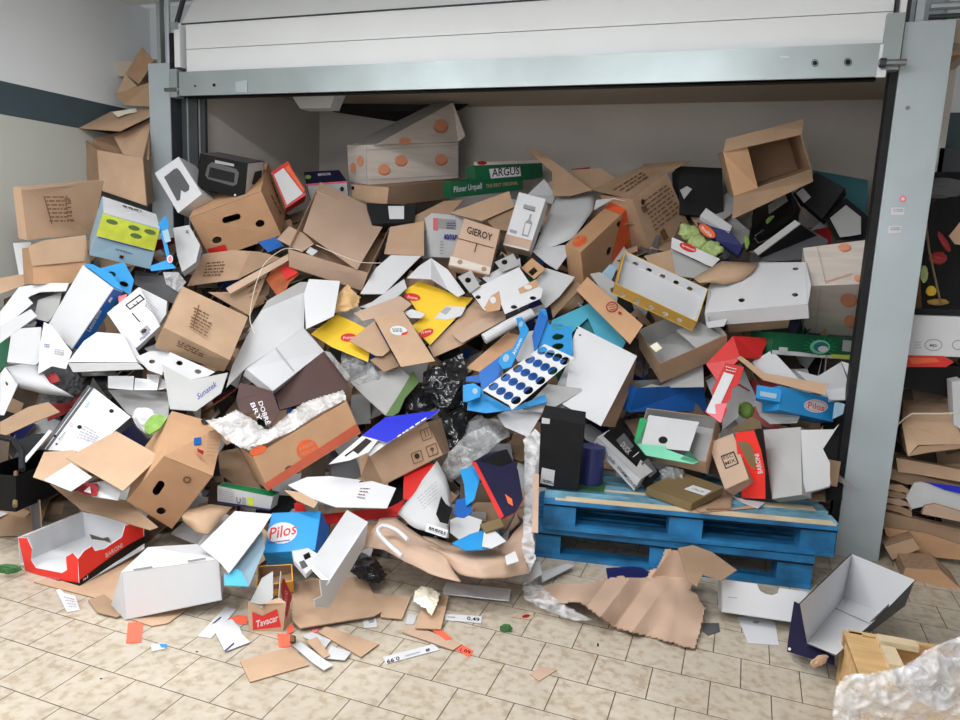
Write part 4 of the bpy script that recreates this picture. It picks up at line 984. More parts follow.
B = fitbox(dict(o=(692, 503), a=(647, 487), c=(724, 487), ac=(679, 471), b=(690, 511)), y=3.36, size=(None, .035, None), deck=.325); p = t.part('body'); carton(p, B, 'olive', mats={'c0': 'olive'}); q = t.part('label', 'white label'); q.patch(B.plane('b0'), [(693, 485), (711.7, 491), (704, 495.6), (684, 489)], 'white'); q.text(B.plane('b0'), 'CYKLOP', (691, 489), (703, 493), (1.6, -1.6), 'ink_brown')
sheet('cardboard_sheet', 'thin brown cardboard layer under the flat olive box', 'cardboard', [(690, 506), (722, 494), (733, 494), (731, 509), (760, 503), (754, 508), (700, 512)], 0, 'kraft', floorz=.327)
sheet('cardboard_sheet', 'brown cardboard wedge right of the flat olive box', 'cardboard', [(722, 488), (732, 492), (730, 508), (706, 509)], 0, 'kraft_dull', floorz=.335)
sheet('paper_scrap', 'folded white paper scrap on the pallet below the stamped carton', 'paper', [(731, 495), (745, 500), (766, 502), (758, 508), (742, 502)], 0, 'white_dirty', floorz=.33)
wrap('plastic_film', 'crumpled blue and clear film left of the flat olive box', 'film', [(656, 471), (668, 466), (684, 470), (681, 478), (664, 481)], -.14, 'grey_film', .02, 14, 4)

# --- blue fruit insert, plate and white box
t = Thing('blue_display_tray', 'crushed light blue card display with oval cutouts under the white plate', 'card tray')
pl = spec([(534, 347), (542, 310), (572, 327), (573, 352)], -.22); p = t.part('upright_panel'); p.panel([onplane(u, v, pl) for u, v in ((534, 352), (540, 309), (546, 309), (549, 324), (571.7, 327), (573, 356), (548, 352))], .004, 'blue', 'pale_blue', n=pl[1], holes=[[onplane(u, v, pl) for u, v in ovalpx((558, 327+i*9.6), (6, 3.2), -8)] for i in range(3)])
for px, m in (([(479, 372), (503, 354), (511, 364), (500, 372), (482, 394)], 'blue_mid'), ([(468, 398), (483, 393), (512, 409), (545, 394), (547, 402), (520, 409), (486, 413), (467, 410)], 'blue'), ([(463, 385), (474, 383), (484, 390), (480, 400), (463, 402)], 'blue'), ([(536, 352), (548, 318), (540, 310), (532, 336), (534, 350)], 'blue_mid'), ([(466, 377), (497, 372), (502, 378), (494, 384), (466, 381)], 'blue_deep')):
    sheet('', '', '', px, -.24, m, thing=t, pname='side_strip')
t = Thing('wrapper_strip', 'bright blue wrapper band with white lettering standing upright', 'wrapper')
pl = spec([(518, 317), (529, 330), (511, 367), (502, 356)], -.3); p = t.part('band'); p.panel([onplane(u, v, pl) for u, v in ((516, 318), (522, 317), (529, 330), (511, 367), (503, 369), (498, 362), (503, 353), (513, 348), (520, 333))], .006, 'blue', n=pl[1]); p.text(pl, 'Airwaves', (515, 355), (522.6, 339), (-3.4, -1.5), 'white'); p.oval(pl, (506, 358), (3, 4), 'pale_blue', 20); p.oval(pl, (521, 324), (2, 3), 'pale_blue', 20)
q = t.part('band_end'); pl = spec([(463, 387), (480, 383), (481, 397), (466, 401)], -.3); q.panel([onplane(u, v, pl) for u, v in ((464, 386), (474, 383), (481, 388), (480, 397), (466, 402))], .01, 'blue', n=pl[1]); q.oval(pl, (475, 391), (2.6, 3), 'pale_blue')
t = Thing('hole_plate', 'white card plate punched with four rows of round holes', 'card plate')
pl = spec([(483, 390), (544.6, 344), (575, 358), (512, 410)], -.33); p = t.part('plate'); hs = []
q0 = [np.array(x, float) for x in ((483, 389), (544, 345), (574, 358), (513, 408))]
for i in range(5):
    for j in range(4):
        a, b = (i+.55)/5, (j+.5)/4; c = (q0[0]*(1-a)+q0[1]*a)*(1-b)+(q0[3]*(1-a)+q0[2]*a)*b; hs.append(ovalpx(c, (5.2, 3.9), -22))
p.panel([onplane(u, v, pl) for u, v in ((483, 390), (544.6, 344), (575, 358), (512, 410), (509, 405))], .003, 'white', n=pl[1], holes=[[onplane(u, v, pl) for u, v in h] for h in hs])
sheet('blue_backing', 'crushed blue card directly beneath the punched plate', 'card', [(487, 389), (540, 352), (566, 360), (512, 402)], -.26, 'blue_deep')
t = Thing('white_box', 'big white panel box with bent face right of the punched plate', 'box')
pl = spec([(578, 326), (637, 355), (601, 426), (565, 400)], -.2); p = t.part('front'); p.panel([onplane(u, v, pl) for u, v in ((573, 338), (578, 326), (637, 356), (601, 426), (562, 404), (566, 386))], .005, 'white', n=pl[1]); p.oval(pl, (580, 335), (1.2, .8), 'ink'); p.oval(pl, (577, 328), (1.2, .8), 'ink')
p = t.part('side', 'brown grey side'); p.panel([at(601, 426, -.2), at(637, 356, -.18), at(632, 385, -.05), at(615, 427, -.07)], .004, 'kraft_dull')
sheet('', '', '', [(572, 346), (566, 386), (590, 390), (560, 410), (550, 400), (566, 366)], -.14, 'white_dirty', thing=t, pname='inner_flap')
sheet('grey_card', 'translucent grey sheet right below the punched plate', 'plastic sheet', [(548, 384), (586, 389), (544, 413), (522, 410)], -.2, 'grey_card')
sheet('grey_card', 'shiny grey card folded below the blue display', 'card', [(497, 415), (526, 402), (543, 412), (528, 437), (505, 427)], -.16, 'white_dirty')
sheet('kraft_sheet', 'warm brown panel under the blue lettered band', 'cardboard', [(466, 368), (508, 332), (522, 336), (512, 360), (480, 372)], -.1, 'kraft_warm')
sheet('white_card', 'white card with pink edge behind the blue lettered band', 'card', [(512, 352), (526, 332), (536, 330), (535, 356), (518, 362)], -.16, 'white_dirty')

# --- centre: white and yellow sheets
bent('white_sheet', 'white card folded like a small roof above the yellow cards', 'card', [[(419, 266), (431, 258), (448, 270), (465, 293)], [(407, 278), (431, 279, -.06), (448, 290), (458, 297)]], -.2, 'white')
sheet('white_sheet', 'long white card left of the roof shaped card', 'card', [(360, 294), (376, 268), (391, 255), (421, 256), (405, 272), (384, 294)], -.1, 'white')
sheet('white_sheet', 'narrow white folded card beneath the long white card', 'card', [(359, 307), (372, 302), (404, 279), (407, 288), (396, 298), (384, 311)], -.16, 'white_dirty')
t, p, pl = sheet('yellow_sheet', 'yellow card with two red ovals and white patch', 'card', [(404, 290), (420, 281), (458, 296), (473, 298), (453, 321), (430, 345), (412, 326), (421, 318)], -.12, 'yellow', 'white')
for c, a in (((412.5, 297), 10), ((426, 333), -22)): p.oval(pl, c, (8, 3.8), 'red', a); p.text(pl, 'Prima', (c[0]-5, c[1]+1.4), (c[0]+5, c[1]+1.4+a*.12), (.4, -2.8), 'white')
p.patch(pl, [(434, 318), (446, 306), (466, 307), (461, 316), (446, 320)], 'white'); p.patch(pl, [(440, 312), (446, 307), (452, 308), (446, 315)], 'grey_card')
t, p, pl = sheet('yellow_sheet', 'yellow card with one red oval left of the sticker board', 'card', [(311, 334), (337, 314), (368, 329), (372, 338), (368, 362), (332, 347)], -.14, 'yellow', 'white')
p.oval(pl, (348.5, 337.5), (8, 4.2), 'red', -4); p.text(pl, 'Prima', (343, 339.4), (354, 338.4), (.4, -2.8), 'white')
sheet('white_sheet', 'white sheet between the two yellow cards', 'card', [(336, 313), (352, 302), (377, 321), (368, 330)], -.08, 'white')
sheet('white_sheet', 'torn white scrap between the yellow cards', 'paper', [(404, 312), (412, 309), (425, 314), (421, 318), (410, 318)], -.18, 'white')
sheet('cardboard_strip', 'short brown strip pointing at the upper red oval', 'cardboard', [(353.5, 313), (400, 296), (412, 304), (404, 311), (363, 321)], -.2, 'kraft_pink')
t, p, pl = sheet('cardboard_board', 'brown board with a round white and red sticker', 'cardboard', [(374, 318), (403, 311), (435, 361), (401, 367)], -.26, 'kraft'); q = t.part('sticker', 'white and red round sticker'); q.oval(pl, (398.5, 330.5), (8.6, 4.8), 'white', 5); q.patch(pl, [(402, 333), (408, 331), (407, 334), (401, 335.5)], 'red'); q.scribble(pl, [(392, 328), (404, 328), (404, 332), (392, 332)], 2, 'leaf_dark', 3)
sheet('cardboard_sheet', 'brown card corner left of the sticker board', 'cardboard', [(349, 341), (374, 321), (390, 350), (383, 356), (376, 356)], -.2, 'kraft')
sheet('cardboard_sheet', 'small dark brown flap under the sticker board', 'cardboard', [(370, 360), (390, 350), (399, 366), (384, 372)], -.17, 'kraft_dull')
sheet('cardboard_sheet', 'broad brown panel right of the sticker board', 'cardboard', [(428, 346), (455, 322), (475, 300), (500, 311), (505, 319), (462, 345), (434, 357)], -.09, 'kraft')
sheet('cardboard_sheet', 'second brown panel above the rolled white sheet', 'cardboard', [(452, 335), (475, 322), (504, 310), (506, 319), (462, 343)], -.13, 'kraft_pink')
t = Thing('white_roll', 'rolled white sheet pointing up to the right', 'paper roll'); p = t.part('roll', smooth=False); p.tube([at(484, 339, -.2), at(508, 325, -.2), at(532, 313, -.18)], .03, 'white', 12)
t = Thing('punched_white_tray', 'white and grey die cut tray with holes near the centre', 'card tray')
pl = spec([(468, 292), (521, 267), (541, 297), (505, 314), (484, 311)], -.26); p = t.part('base'); p.panel([onplane(u, v, pl) for u, v in ((470, 291), (519, 267), (529, 282), (543, 289), (541, 298), (505, 314), (500, 302), (493, 311), (484, 310))], .004, 'white', n=pl[1], holes=[[onplane(u, v, pl) for u, v in h] for h in (ovalpx((514, 307), (3.2, 2)), ovalpx((533, 298), (3.2, 2)), ovalpx((478, 297), (2.8, 2)))])
p.oval(pl, (527, 288), (3, 2), 'kraft'); p.patch(pl, [(484, 308), (491, 296), (499, 291), (501, 302), (500, 310), (488, 312)], 'kraft_warm'); p.patch(pl, [(518, 289), (536, 279), (538, 287), (520, 294)], 'kraft_warm'); p.oval(pl, (528, 287), (4, 2.4), 'white'); p.oval(pl, (493, 300), (3, 3.4), 'white')
p = t.part('corner_flap'); pl = spec([(458, 277), (470, 270), (480, 286), (470, 293)], -.28); p.panel([onplane(u, v, pl) for u, v in ((458, 277), (471, 270), (480, 286), (470, 293))], .004, 'grey_card', n=pl[1], holes=[[onplane(u, v, pl) for u, v in ovalpx((468, 280), (3, 2.8))]])
p = t.part('corner_flap'); pl = spec([(494, 262), (514, 253), (520, 265), (502, 272)], -.24); p.panel([onplane(u, v, pl) for u, v in ((495, 262), (513, 253.5), (520, 265), (502, 272))], .004, 'grey_card', n=pl[1], holes=[[onplane(u, v, pl) for u, v in ovalpx((504.5, 262), (3, 2.6))]])
sheet('', '', '', [(482, 278), (500, 268), (520, 258), (521, 267), (488, 283)], -.19, 'white_dirty', thing=t, pname='rim')
sheet('cardboard_piece', 'small warm brown card with a square hole near the white tray', 'cardboard', [(521, 268), (532, 258), (546, 269), (534, 279)], -.18, 'kraft_warm', holes=[[(528, 272), (534, 267), (538, 271), (532, 276)]])
sheet('white_sheet', 'large white sheet sloping right of the die cut tray', 'card', [(534, 282), (546, 268), (575, 277), (560, 296), (546, 308), (540, 300)], -.12, 'white_dirty', 'kraft')
sheet('white_sheet', 'white strip running down from the sloping white sheet', 'card', [(486, 334), (530, 309), (546, 303), (544, 312), (500, 333), (490, 340)], -.08, 'white_dirty')
sheet('cardboard_sheet', 'brown panel edge below the sloping white sheet', 'cardboard', [(550, 305), (575, 280), (583, 286), (560, 310), (553, 318)], -.05, 'kraft_dull')

# --- left of centre: white box and panels
t = Thing('cardboard_box', 'brown carton with faded print and crossed flaps under the fruit carton', 'box')
B = fitbox(dict(o=(230, 292), a=(186, 285), b=(249, 316), c=(268, 272)), -.06, size=(None, .2, .25)); p = t.part('body')
pl = spec([(203, 253), (262, 250), (240, 280), (187, 285)], .12); p.panel([onplane(u, v, pl) for u, v in ((203, 254), (233, 250), (262, 252), (240, 279), (187, 286))], .004, 'kraft', edge='kraft_edge', n=pl[1]); p.scribble(pl, [(206, 262), (226, 260), (222, 276), (202, 277)], 5, 'ink_brown', 5, .9, 1.3)
pl = spec([(229, 293), (268, 272), (250, 316)], -.06); p.panel([onplane(u, v, pl) for u, v in ((208, 292), (229, 292), (268, 272), (250, 316))], .004, 'kraft_dull', edge='kraft_edge', n=pl[1]); p.scribble(pl, [(246, 285), (262, 276), (256, 296), (250, 300)], 3, 'ink_brown', 6, .9, 1.2)
q = t.part('flap'); pl = spec([(227, 288), (288, 254), (289, 260), (230, 294)], -.12); q.panel([onplane(u, v, pl) for u, v in ((226, 288), (288, 254), (289, 260), (230, 294))], .006, 'kraft_pink', edge='kraft_edge', n=pl[1])
q = t.part('flap'); pl = spec([(240, 278), (262, 252), (283, 256)], -.02); q.panel([onplane(u, v, pl) for u, v in ((238, 279), (250, 252), (266, 253), (280, 258))], .004, 'kraft_dull', edge='kraft_edge', n=pl[1])
t = Thing('cardboard_box', 'large sealed brown carton with box drawings, tilted left of centre', 'box')
B = fitbox(dict(o=(230, 360), a=(163, 327), b=(248, 317), ab=(182, 286), c=(224, 371.5), ac=(154, 347)), -.30, size=(None, None, None)); p = t.part('body'); carton(p, B, 'kraft'); pl = B.plane('c0')
p.scribble(pl, [(194, 306), (214, 316), (207, 338), (188, 327)], 7, 'ink_brown', 21, .9, 1.2); p.line(pl, (199, 305), (193, 328), 1.2, 'ink_brown'); p.scribble(B.plane('b0'), [(178, 340), (205, 352), (203, 358), (176, 346)], 3, 'ink_brown', 8, .8, 1.2)
sheet('orange_card', 'crumpled orange and red wrapper under the folded brown tray', 'wrapper', [(266, 280), (274, 266), (292, 262), (299, 274), (290, 282), (280, 300)], -.06, 'rust'); ALL[-1].parts[0].patch(spec([(266, 280), (274, 266), (299, 274), (280, 300)], -.07), [(280, 268), (291, 264), (298, 273), (286, 280)], 'red')
sheet('blue_card', 'dark blue card corner between fruit carton and folded tray', 'card', [(258, 242), (276, 237), (284, 246), (268, 252)], -.04, 'blue_deep')
sheet('white_sheet', 'white square card hanging below the folded brown tray', 'card', [(304, 294), (309, 279), (340, 281), (334, 316), (306, 329)], -.26, 'white')
sheet('white_sheet', 'long creased white panel left of the hanging square card', 'card', [(250, 330), (262, 310), (305, 292), (304, 328), (246, 368), (226, 388), (232, 366)], -.16, 'white_dirty')
sheet('white_sheet', 'bluish white card behind the creased white panel', 'card', [(247, 332), (268, 300), (300, 282), (308, 282), (304, 298), (270, 312)], -.1, 'grey_card')
t = Thing('white_box', 'open white box with cut edges leaning left of the yellow card', 'box')
B = fitbox(dict(o=(273, 391), a=(246, 369), b=(324, 351), ab=(303, 327), c=(270, 397)), -.30, size=(None, None, .05)); p = t.part('body'); carton(p, B, 'white'); p.line(B.plane('c0'), (276, 348), (294, 371), .8, 'grey_card')
wrap('tissue_paper', 'crumpled cream paper below the folded brown tray', 'paper', [(333, 312), (336, 297), (347, 285), (353, 292), (362, 296), (358, 306), (346, 311)], -.2, 'timber', .02, 12, 3, 1)
t = Thing('plastic_strap', 'thin pale plastic strap looping over the cartons', 'strap'); p = t.part('strap')
def arc(pts, d):
    o = []
    for i in range(len(pts)-1):
        for k in range(6):
            s = k/6; p0 = pts[max(i-1, 0)]; p1 = pts[i]; p2 = pts[i+1]; p3 = pts[min(i+2, len(pts)-1)]
            q = [.5*((2*p1[j])+(-p0[j]+p2[j])*s+(2*p0[j]-5*p1[j]+4*p2[j]-p3[j])*s*s+(-p0[j]+3*p1[j]-3*p2[j]+p3[j])*s**3) for j in (0, 1)]
            o.append(at(q[0], q[1], d))
    o.append(at(pts[-1][0], pts[-1][1], d)); return o
p.tube(arc([(255, 334), (250, 320), (252, 300), (258, 278), (266, 262), (284, 249), (300, 250)], -.36), .0022, 'string', 5)
p.tube(arc([(316, 245), (340, 255), (360, 262), (382, 263)], -.32), .0022, 'string', 5)

# ================================================================== lower left and lower middle of the heap
t = Thing('biscuit_carton', 'large white carton with blue sides and small print, left of the icon box', 'box')
B = fitbox(dict(o=(113.5, 288), a=(83, 265), b=(72, 349), ab=(48, 325), c=(123, 292)), -.30, size=(None, None, None)); p = t.part('body'); carton(p, B, 'white', mats={'a0': 'blue_mid', 'b1': 'blue', 'b0': 'blue_mid', 'c1': 'blue_mid'})
pl = B.plane('a0'); p.text(pl, 'Leocrema', (90, 332), (102, 311), (-3.6, -2), 'white'); p.patch(pl, [(108, 301), (111, 297), (113, 298), (110, 303)], 'white')
sheet('', '', '', [(84, 264), (92, 264), (112, 274), (123, 291), (114, 287)], -.28, 'blue', thing=t, pname='flap')
t = Thing('icon_box', 'white box covered with black outlined drawings, tilted left of the brown carton', 'box')
_, p, pl = sheet('', '', '', [(107, 313), (139, 287), (160, 326), (133, 351)], -.26, 'white', thing=t, pname='front', t=.03); sheet('', '', '', [(139, 287), (167, 301), (166, 314), (154, 332), (148, 312)], -.22, 'white_dirty', thing=t, pname='side', t=.03)
p.patch(pl, [(125, 305), (140, 294), (145, 299), (130, 310)], 'ink'); p.patch(pl, [(127, 305), (140, 296), (143, 299), (130, 308.5)], 'white_dirty'); p.line(pl, (133, 304), (136, 306), .8, 'ink'); p.line(pl, (136, 301), (139, 304), .8, 'ink'); p.line(pl, (132, 313), (140, 322), 1.2, 'ink')
p.patch(pl, [(139, 331), (147, 325), (151, 330), (143, 336)], 'ink_soft'); p.oval(pl, (144, 331), (3, 2), 'ink', -35); p.text(pl, 'Plaste', (141, 341), (150, 333), (-1.5, -2.4), 'ink_blue'); p.scribble(pl, [(146, 300), (158, 309), (156, 316), (144, 306)], 3, 'ink_soft', 4, .9)
t = Thing('carton_with_tab', 'light blue card tray corner with red badge beside the lime box', 'card tray')
sheet('', '', '', [(140, 219), (157, 226), (166, 215), (169, 226), (165, 233), (171, 262), (176, 268), (151, 271), (150, 266), (167, 260), (161, 234)], -.24, 'blue', thing=t, pname='frame')
p = t.parts[0]; pl = spec([(157, 226), (169, 226), (176, 268), (151, 271)], -.25); p.patch(pl, [(162, 231), (168, 229), (171, 241), (165, 243)], 'pale_blue'); p.oval(pl, (170, 259), (3, 4), 'white'); p.oval(pl, (170, 259), (2, 3), 'pink')
t = Thing('lime_box', 'box with white top, lime green band and pale blue lower half', 'box')
B = fitbox(dict(o=(160, 229), a=(103, 213), b=(150, 269), ab=(89.6, 255), c=(156, 214), ac=(102, 196)), -.26); p = t.part('body'); carton(p, B, 'pale_blue', mats={'b0': 'white'}); pl = B.plane('c0')
p.patch(pl, [(103, 213.5), (159.6, 229.5), (154.5, 251), (96, 236)], 'lime'); p.line(pl, (98, 237), (152, 251), 1.2, 'ink_blue'); p.patch(pl, [(120, 255), (124, 256), (123, 259), (119, 258)], 'ink')
for c in ((112, 222), (134, 228), (136, 236), (150, 232)): p.oval(pl, c, (6, 2.4), 'green_dull', 14)
p.text(pl, 'APIFRESH', (115, 250), (132, 255), (0, -2), 'ink'); p.scribble(B.plane('b0'), [(122, 204), (145, 211), (144, 213), (121, 206)], 1, 'ink', 5, .9)
t = Thing('white_box', 'plain white card box under the brown fruit carton', 'box')
sheet('', '', '', [(173, 228), (189, 225), (200, 245), (196, 262), (182, 272), (177, 255)], -.08, 'white_dirty', thing=t, pname='front', t=.05); p = t.parts[0]; p.scribble(spec([(173, 228), (189, 225), (196, 262), (177, 255)], -.085), [(186, 230), (189, 230), (189, 233), (186, 233)], 2, 'ink', 3)
sheet('teal_film', 'crumpled pale green film below the plain white card box', 'film', [(163, 272), (178, 272), (186, 282), (178, 292), (166, 284)], .0, 'clear_film', t=.002)
sheet('dark_card', 'dark grey card behind the icon box', 'card', [(135, 270), (165, 276), (182, 292), (176, 305), (150, 292), (134, 284)], .02, 'grey_dark')
sheet('blue_card', 'light blue punched card below the lime box', 'card', [(101, 268), (124, 262), (134, 280), (130, 296), (112, 282)], -.2, 'blue', holes=[ovalpx((112, 274), (4, 2.4), 20), ovalpx((124, 284), (4.6, 2.6), 20)])
sheet('pink_card', 'tiny pink card corner between white carton and icon box', 'card', [(118, 296), (127, 294), (124, 302), (119, 304)], -.24, 'pink')
t = Thing('white_frame_tray', 'white tray with grey inside at the left edge', 'tray')
sheet('', '', '', [(19, 287), (45, 283), (69, 283), (66, 291), (40, 292), (30, 296), (4, 322), (0, 322), (0, 312)], -.14, 'white', thing=t, pname='rim'); sheet('', '', '', [(30, 296), (66, 291), (56, 308), (30, 324), (4, 322)], -.08, 'grey_dark', thing=t, pname='inside')
sheet('white_board', 'narrow white board pointing down at the left edge', 'card', [(0, 326), (31, 309), (37, 316), (0, 343)], -.2, 'white_dirty')
sheet('white_board', 'long thin white board above the grey punched tray', 'card', [(0, 316), (28, 298), (33, 303), (0, 331)], -.17, 'white')
sheet('grey_card', 'grey inner card between white board and white carton', 'card', [(38, 300), (62, 292), (58, 310), (48, 322), (34, 318)], -.1, 'grey_card')
sheet('green_card', 'dark green card sliver at the left edge', 'card', [(0, 340), (10, 336), (8, 362), (0, 372)], -.02, 'green')
sheet('white_box', 'square white card with cut corner left of the drawn paper', 'card', [(12, 329), (41, 327), (40, 360), (36, 365), (7, 362)], -.2, 'white_dirty', t=.02)
t, p, pl = sheet('white_paper', 'white printed paper under the white and blue carton', 'paper', [(44, 322), (52, 326), (72, 352), (66, 369), (52, 366), (38, 374), (40, 345)], -.24, 'white'); p.scribble(pl, [(54, 348), (64, 350), (64, 356), (54, 354)], 3, 'ink_soft', 4, .9); p.scribble(pl, [(44, 343), (50, 344), (49, 348), (44, 347)], 2, 'ink_blue', 4, .9)
t = Thing('white_card', 'white box lid with slanted sides left of the folded insert', 'lid')
sheet('', '', '', [(68, 362), (84, 341), (97, 332), (123, 334), (137, 362)], -.3, 'white', thing=t, pname='top'); sheet('', '', '', [(68, 363), (137, 362.5), (144, 369), (73, 372)], -.33, 'grey_card', thing=t, pname='front'); sheet('', '', '', [(123, 334), (134, 346), (146, 366), (137, 362)], -.28, 'white_dirty', thing=t, pname='side')
t = Thing('white_scoop_card', 'curved white card with triangular side left of the dark bag', 'card')
bent('', '', '', [[(6, 367), (22, 364), (38, 365.6)], [(16, 380, -.04), (32, 383, -.05), (50, 383, -.04)], [(20, 388), (44, 394), (74, 397)]], -.2, 'white_dirty', thing=t, pname='curved_panel', sub=1, smooth=True)
sheet('', '', '', [(0, 374), (5, 367), (18, 384), (10, 402), (4, 415), (0, 415)], -.22, 'white_dirty', thing=t, pname='side', holes=[[(5, 381), (8, 383), (8, 386), (6, 385)]])
t, p = crumple('plastic_bag', 'dark rubbish bag with red print behind the punched box', 'bag', (60, 385), (26, 22), .04, 'grey_dark', .4, 4, 3, .5, 4); p.patch(spec([(45, 376), (60, 376), (60, 386), (45, 386)], -.14), [(46, 375), (57, 374), (59, 381), (50, 384)], 'red_deep')
sheet('red_scrap', 'small red printed scrap on the dark rubbish bag', 'paper', [(46, 375), (56, 373), (60, 381), (51, 384)], -.2, 'red_deep')
t = Thing('punched_box', 'white box with black holes and grey side, resting on the tan lid', 'box')
B = fitbox(dict(o=(94, 388), a=(131, 417), b=(48, 450), c=(89, 386)), -.24, size=(None, None, .12)); p = t.part('body'); pl = spec([(94, 388), (131, 417), (85, 452), (48, 450)], -.24)
p.panel([onplane(u, v, pl) for u, v in ((94, 388), (131, 417), (104, 440), (84, 452), (48, 450))], .05, 'white', 'grey_dark', n=pl[1])
for c, r in (((111.5, 411), (2.4, 2)), ((79.5, 427), (2.4, 2)), ((56.5, 444), (1.2, 1)), ((55, 436), (1.6, 1.4))): p.oval(pl, c, r, 'black')
p.scribble(pl, [(84, 424), (102, 435), (96, 444), (76, 438)], 5, 'ink_soft', 4, .8, .8); p.text(pl, 'REF', (86, 408), (90, 402), (-1.6, -1), 'blue'); p.text(pl, 'Punto', (60, 440), (66, 432), (-1.6, -1), 'ink'); p.scribble(pl, [(70, 421), (74, 424), (72, 428), (68, 425)], 2, 'pink', 3)
q = t.part('side', 'dark grey side'); pl2 = spec([(94, 388), (48, 450), (40, 450), (72, 408), (87, 385)], -.2); q.panel([onplane(u, v, pl2) for u, v in ((88, 385), (94, 388), (48, 450), (40, 449), (70, 410))], .01, 'grey_dark', n=pl2[1]); q.line(pl2, (90, 388), (45, 449), .7, 'white')
sheet('white_strip', 'white card strip left of the punched box', 'card', [(49, 430), (52, 431), (26, 462), (22, 461)], -.3, 'white')
t = Thing('label_tray', 'grey tray with two white labels along its edge', 'tray')
sheet('', '', '', [(108, 390), (133, 389), (167, 392), (169, 402), (168, 425), (150, 430), (126, 412)], -.14, 'grey_card', 'grey_dark', thing=t, pname='body'); sheet('', '', '', [(108, 376), (134, 376), (133, 390), (108, 388)], -.24, 'white', thing=t, pname='label'); sheet('', '', '', [(147, 374), (160, 375), (157, 390), (134, 390), (135, 378), (147, 379)], -.24, 'white', thing=t, pname='label')
sheet('', '', '', [(160, 378), (166, 380), (168, 388), (158, 390)], -.22, 'white', thing=t, pname='tab')
t, p = crumple('plastic_bottle', 'crushed white plastic bottle with lime green label', 'bottle', (148, 421), (20, 14), -.28, 'white', .3, 3, 6, .5, 3, ang=40)
pl = spec([(142, 432), (158, 413), (168, 418), (150, 435)], -.42); q = t.part('label', 'lime green label'); q.panel([onplane(u, v, pl) for u, v in ((145, 432), (144, 424), (152, 415), (160, 414), (167, 418), (160, 428), (150, 434))], .01, 'leaf', n=pl[1])
t = Thing('printed_insert', 'folded white insert with holes and blue cursive name', 'card insert')
sheet('', '', '', [(136, 357), (150, 351), (170, 352), (166, 362), (162, 375), (148, 370)], -.3, 'white_dirty', thing=t, pname='left_tab', holes=[ovalpx((152, 361.5), (3, 2))]); sheet('', '', '', [(170, 352), (215, 372), (208, 376), (191, 380), (163, 366)], -.34, 'white_dirty', thing=t, pname='top_panel', holes=[ovalpx((179.5, 363), (3.4, 2.4), 10), ovalpx((198, 371.5), (3.4, 2.2), 10)])
sheet('', '', '', [(162, 364), (191, 380), (196, 411), (170, 409)], -.42, 'grey_card', thing=t, pname='front_panel'); t_, p, pl = sheet('', '', '', [(191, 380), (228, 372.5), (221, 393), (196, 411)], -.42, 'grey_card', thing=t, pname='name_panel'); p.text(pl, 'Sunatek', (198, 400), (217, 386), (-1.2, -6), 'ink_blue')
t = Thing('banana_carton', 'brown carton with oval hand hole and blue print, tilted low on the left', 'box')
B = fitbox(dict(o=(213, 476), a=(164, 456), b=(172, 529), ab=(126, 501), c=(224, 425), ac=(172, 411)), -.36, size=(None, None, None)); p = t.part('body'); carton(p, B, 'kraft_warm', 'kraft_inner', holes={'c0': [slotpx((158.5, 488), 8, 4, -58), ovalpx((161, 511), (4.6, 3.6))]})
pl = B.plane('c0'); p.oval(pl, (187, 480), (4, 3.4), 'ink_brown', 0, ring=1.4); pl = B.plane('b0'); p.patch(pl, [(194, 438), (201, 437), (201, 444), (194, 445)], 'blue_deep'); p.oval(pl, (205, 421), (4, 2.8), 'ink'); p.scribble(pl, [(208, 430), (222, 428), (216, 458), (206, 456)], 8, 'kraft_dull', 6, .9); p.patch(pl, [(197, 448), (204, 451), (203, 455), (198, 452)], 'red_deep')
sheet('cardboard_sheet', 'tan flat carton lid lying low at the left', 'cardboard', [(66, 458), (116, 431), (160, 456), (123, 491)], -.4, 'kraft')
sheet('cardboard_sheet', 'tan cardboard layer beneath the flat carton lid', 'cardboard', [(33, 477), (44, 452), (74, 450), (92, 470), (60, 486)], -.34, 'kraft')
sheet('white_card', 'small white card under the flat tan carton lid', 'card', [(44, 480), (71, 463), (92, 477), (71, 491)], -.42, 'white')
t = Thing('crushed_carton', 'crushed greyish brown carton under the flat tan lid', 'box')
sheet('', '', '', [(50, 484), (70, 490), (100, 496), (126, 500), (158, 527), (150, 530), (110, 518), (82, 510)], -.2, 'kraft_dull', thing=t, pname='outer'); sheet('', '', '', [(84, 484), (112, 480), (122, 490), (118, 500), (92, 496)], -.34, 'white_dirty', thing=t, pname='inner')
sheet('', '', '', [(76, 490), (84, 482), (98, 484), (97, 495), (84, 494)], -.36, 'red_deep', thing=t, pname='red_print'); sheet('', '', '', [(84, 491), (90, 486), (91, 493)], -.37, 'white', thing=t, pname='white_mark')
t = Thing('black_crate', 'black plastic crate at the left edge of the heap', 'crate')
p = t.part('body'); B = fitbox(dict(o=(16, 476), a=(80, 452), b=(16, 512)), -.30, size=(.5, .25, .2)); carton(p, B, 'black', open=('b0',)); p.tube([at(0, 437, -.3), at(14, 440, -.3), at(22, 452, -.3), at(22, 470, -.3)], .014, 'black_matt'); p.tube([at(16, 472, -.2), at(15, 506, -.2)], .01, 'olive')
sheet('cardboard_strip', 'brown cardboard plank crossing the black crate', 'cardboard', [(0, 422), (28, 407), (48, 402), (60, 412), (30, 424), (0, 438)], -.2, 'kraft_dull')
sheet('plastic_tub', 'dark grey curved plastic piece beside the black crate', 'plastic', [(18, 440), (34, 434), (48, 433), (38, 446), (24, 458), (18, 452)], -.24, 'black_matt')
sheet('cardboard_strip', 'long olive brown board below the black crate', 'cardboard', [(0, 505), (40, 497), (70, 489), (72, 494), (30, 510), (0, 520)], .12, 'olive')
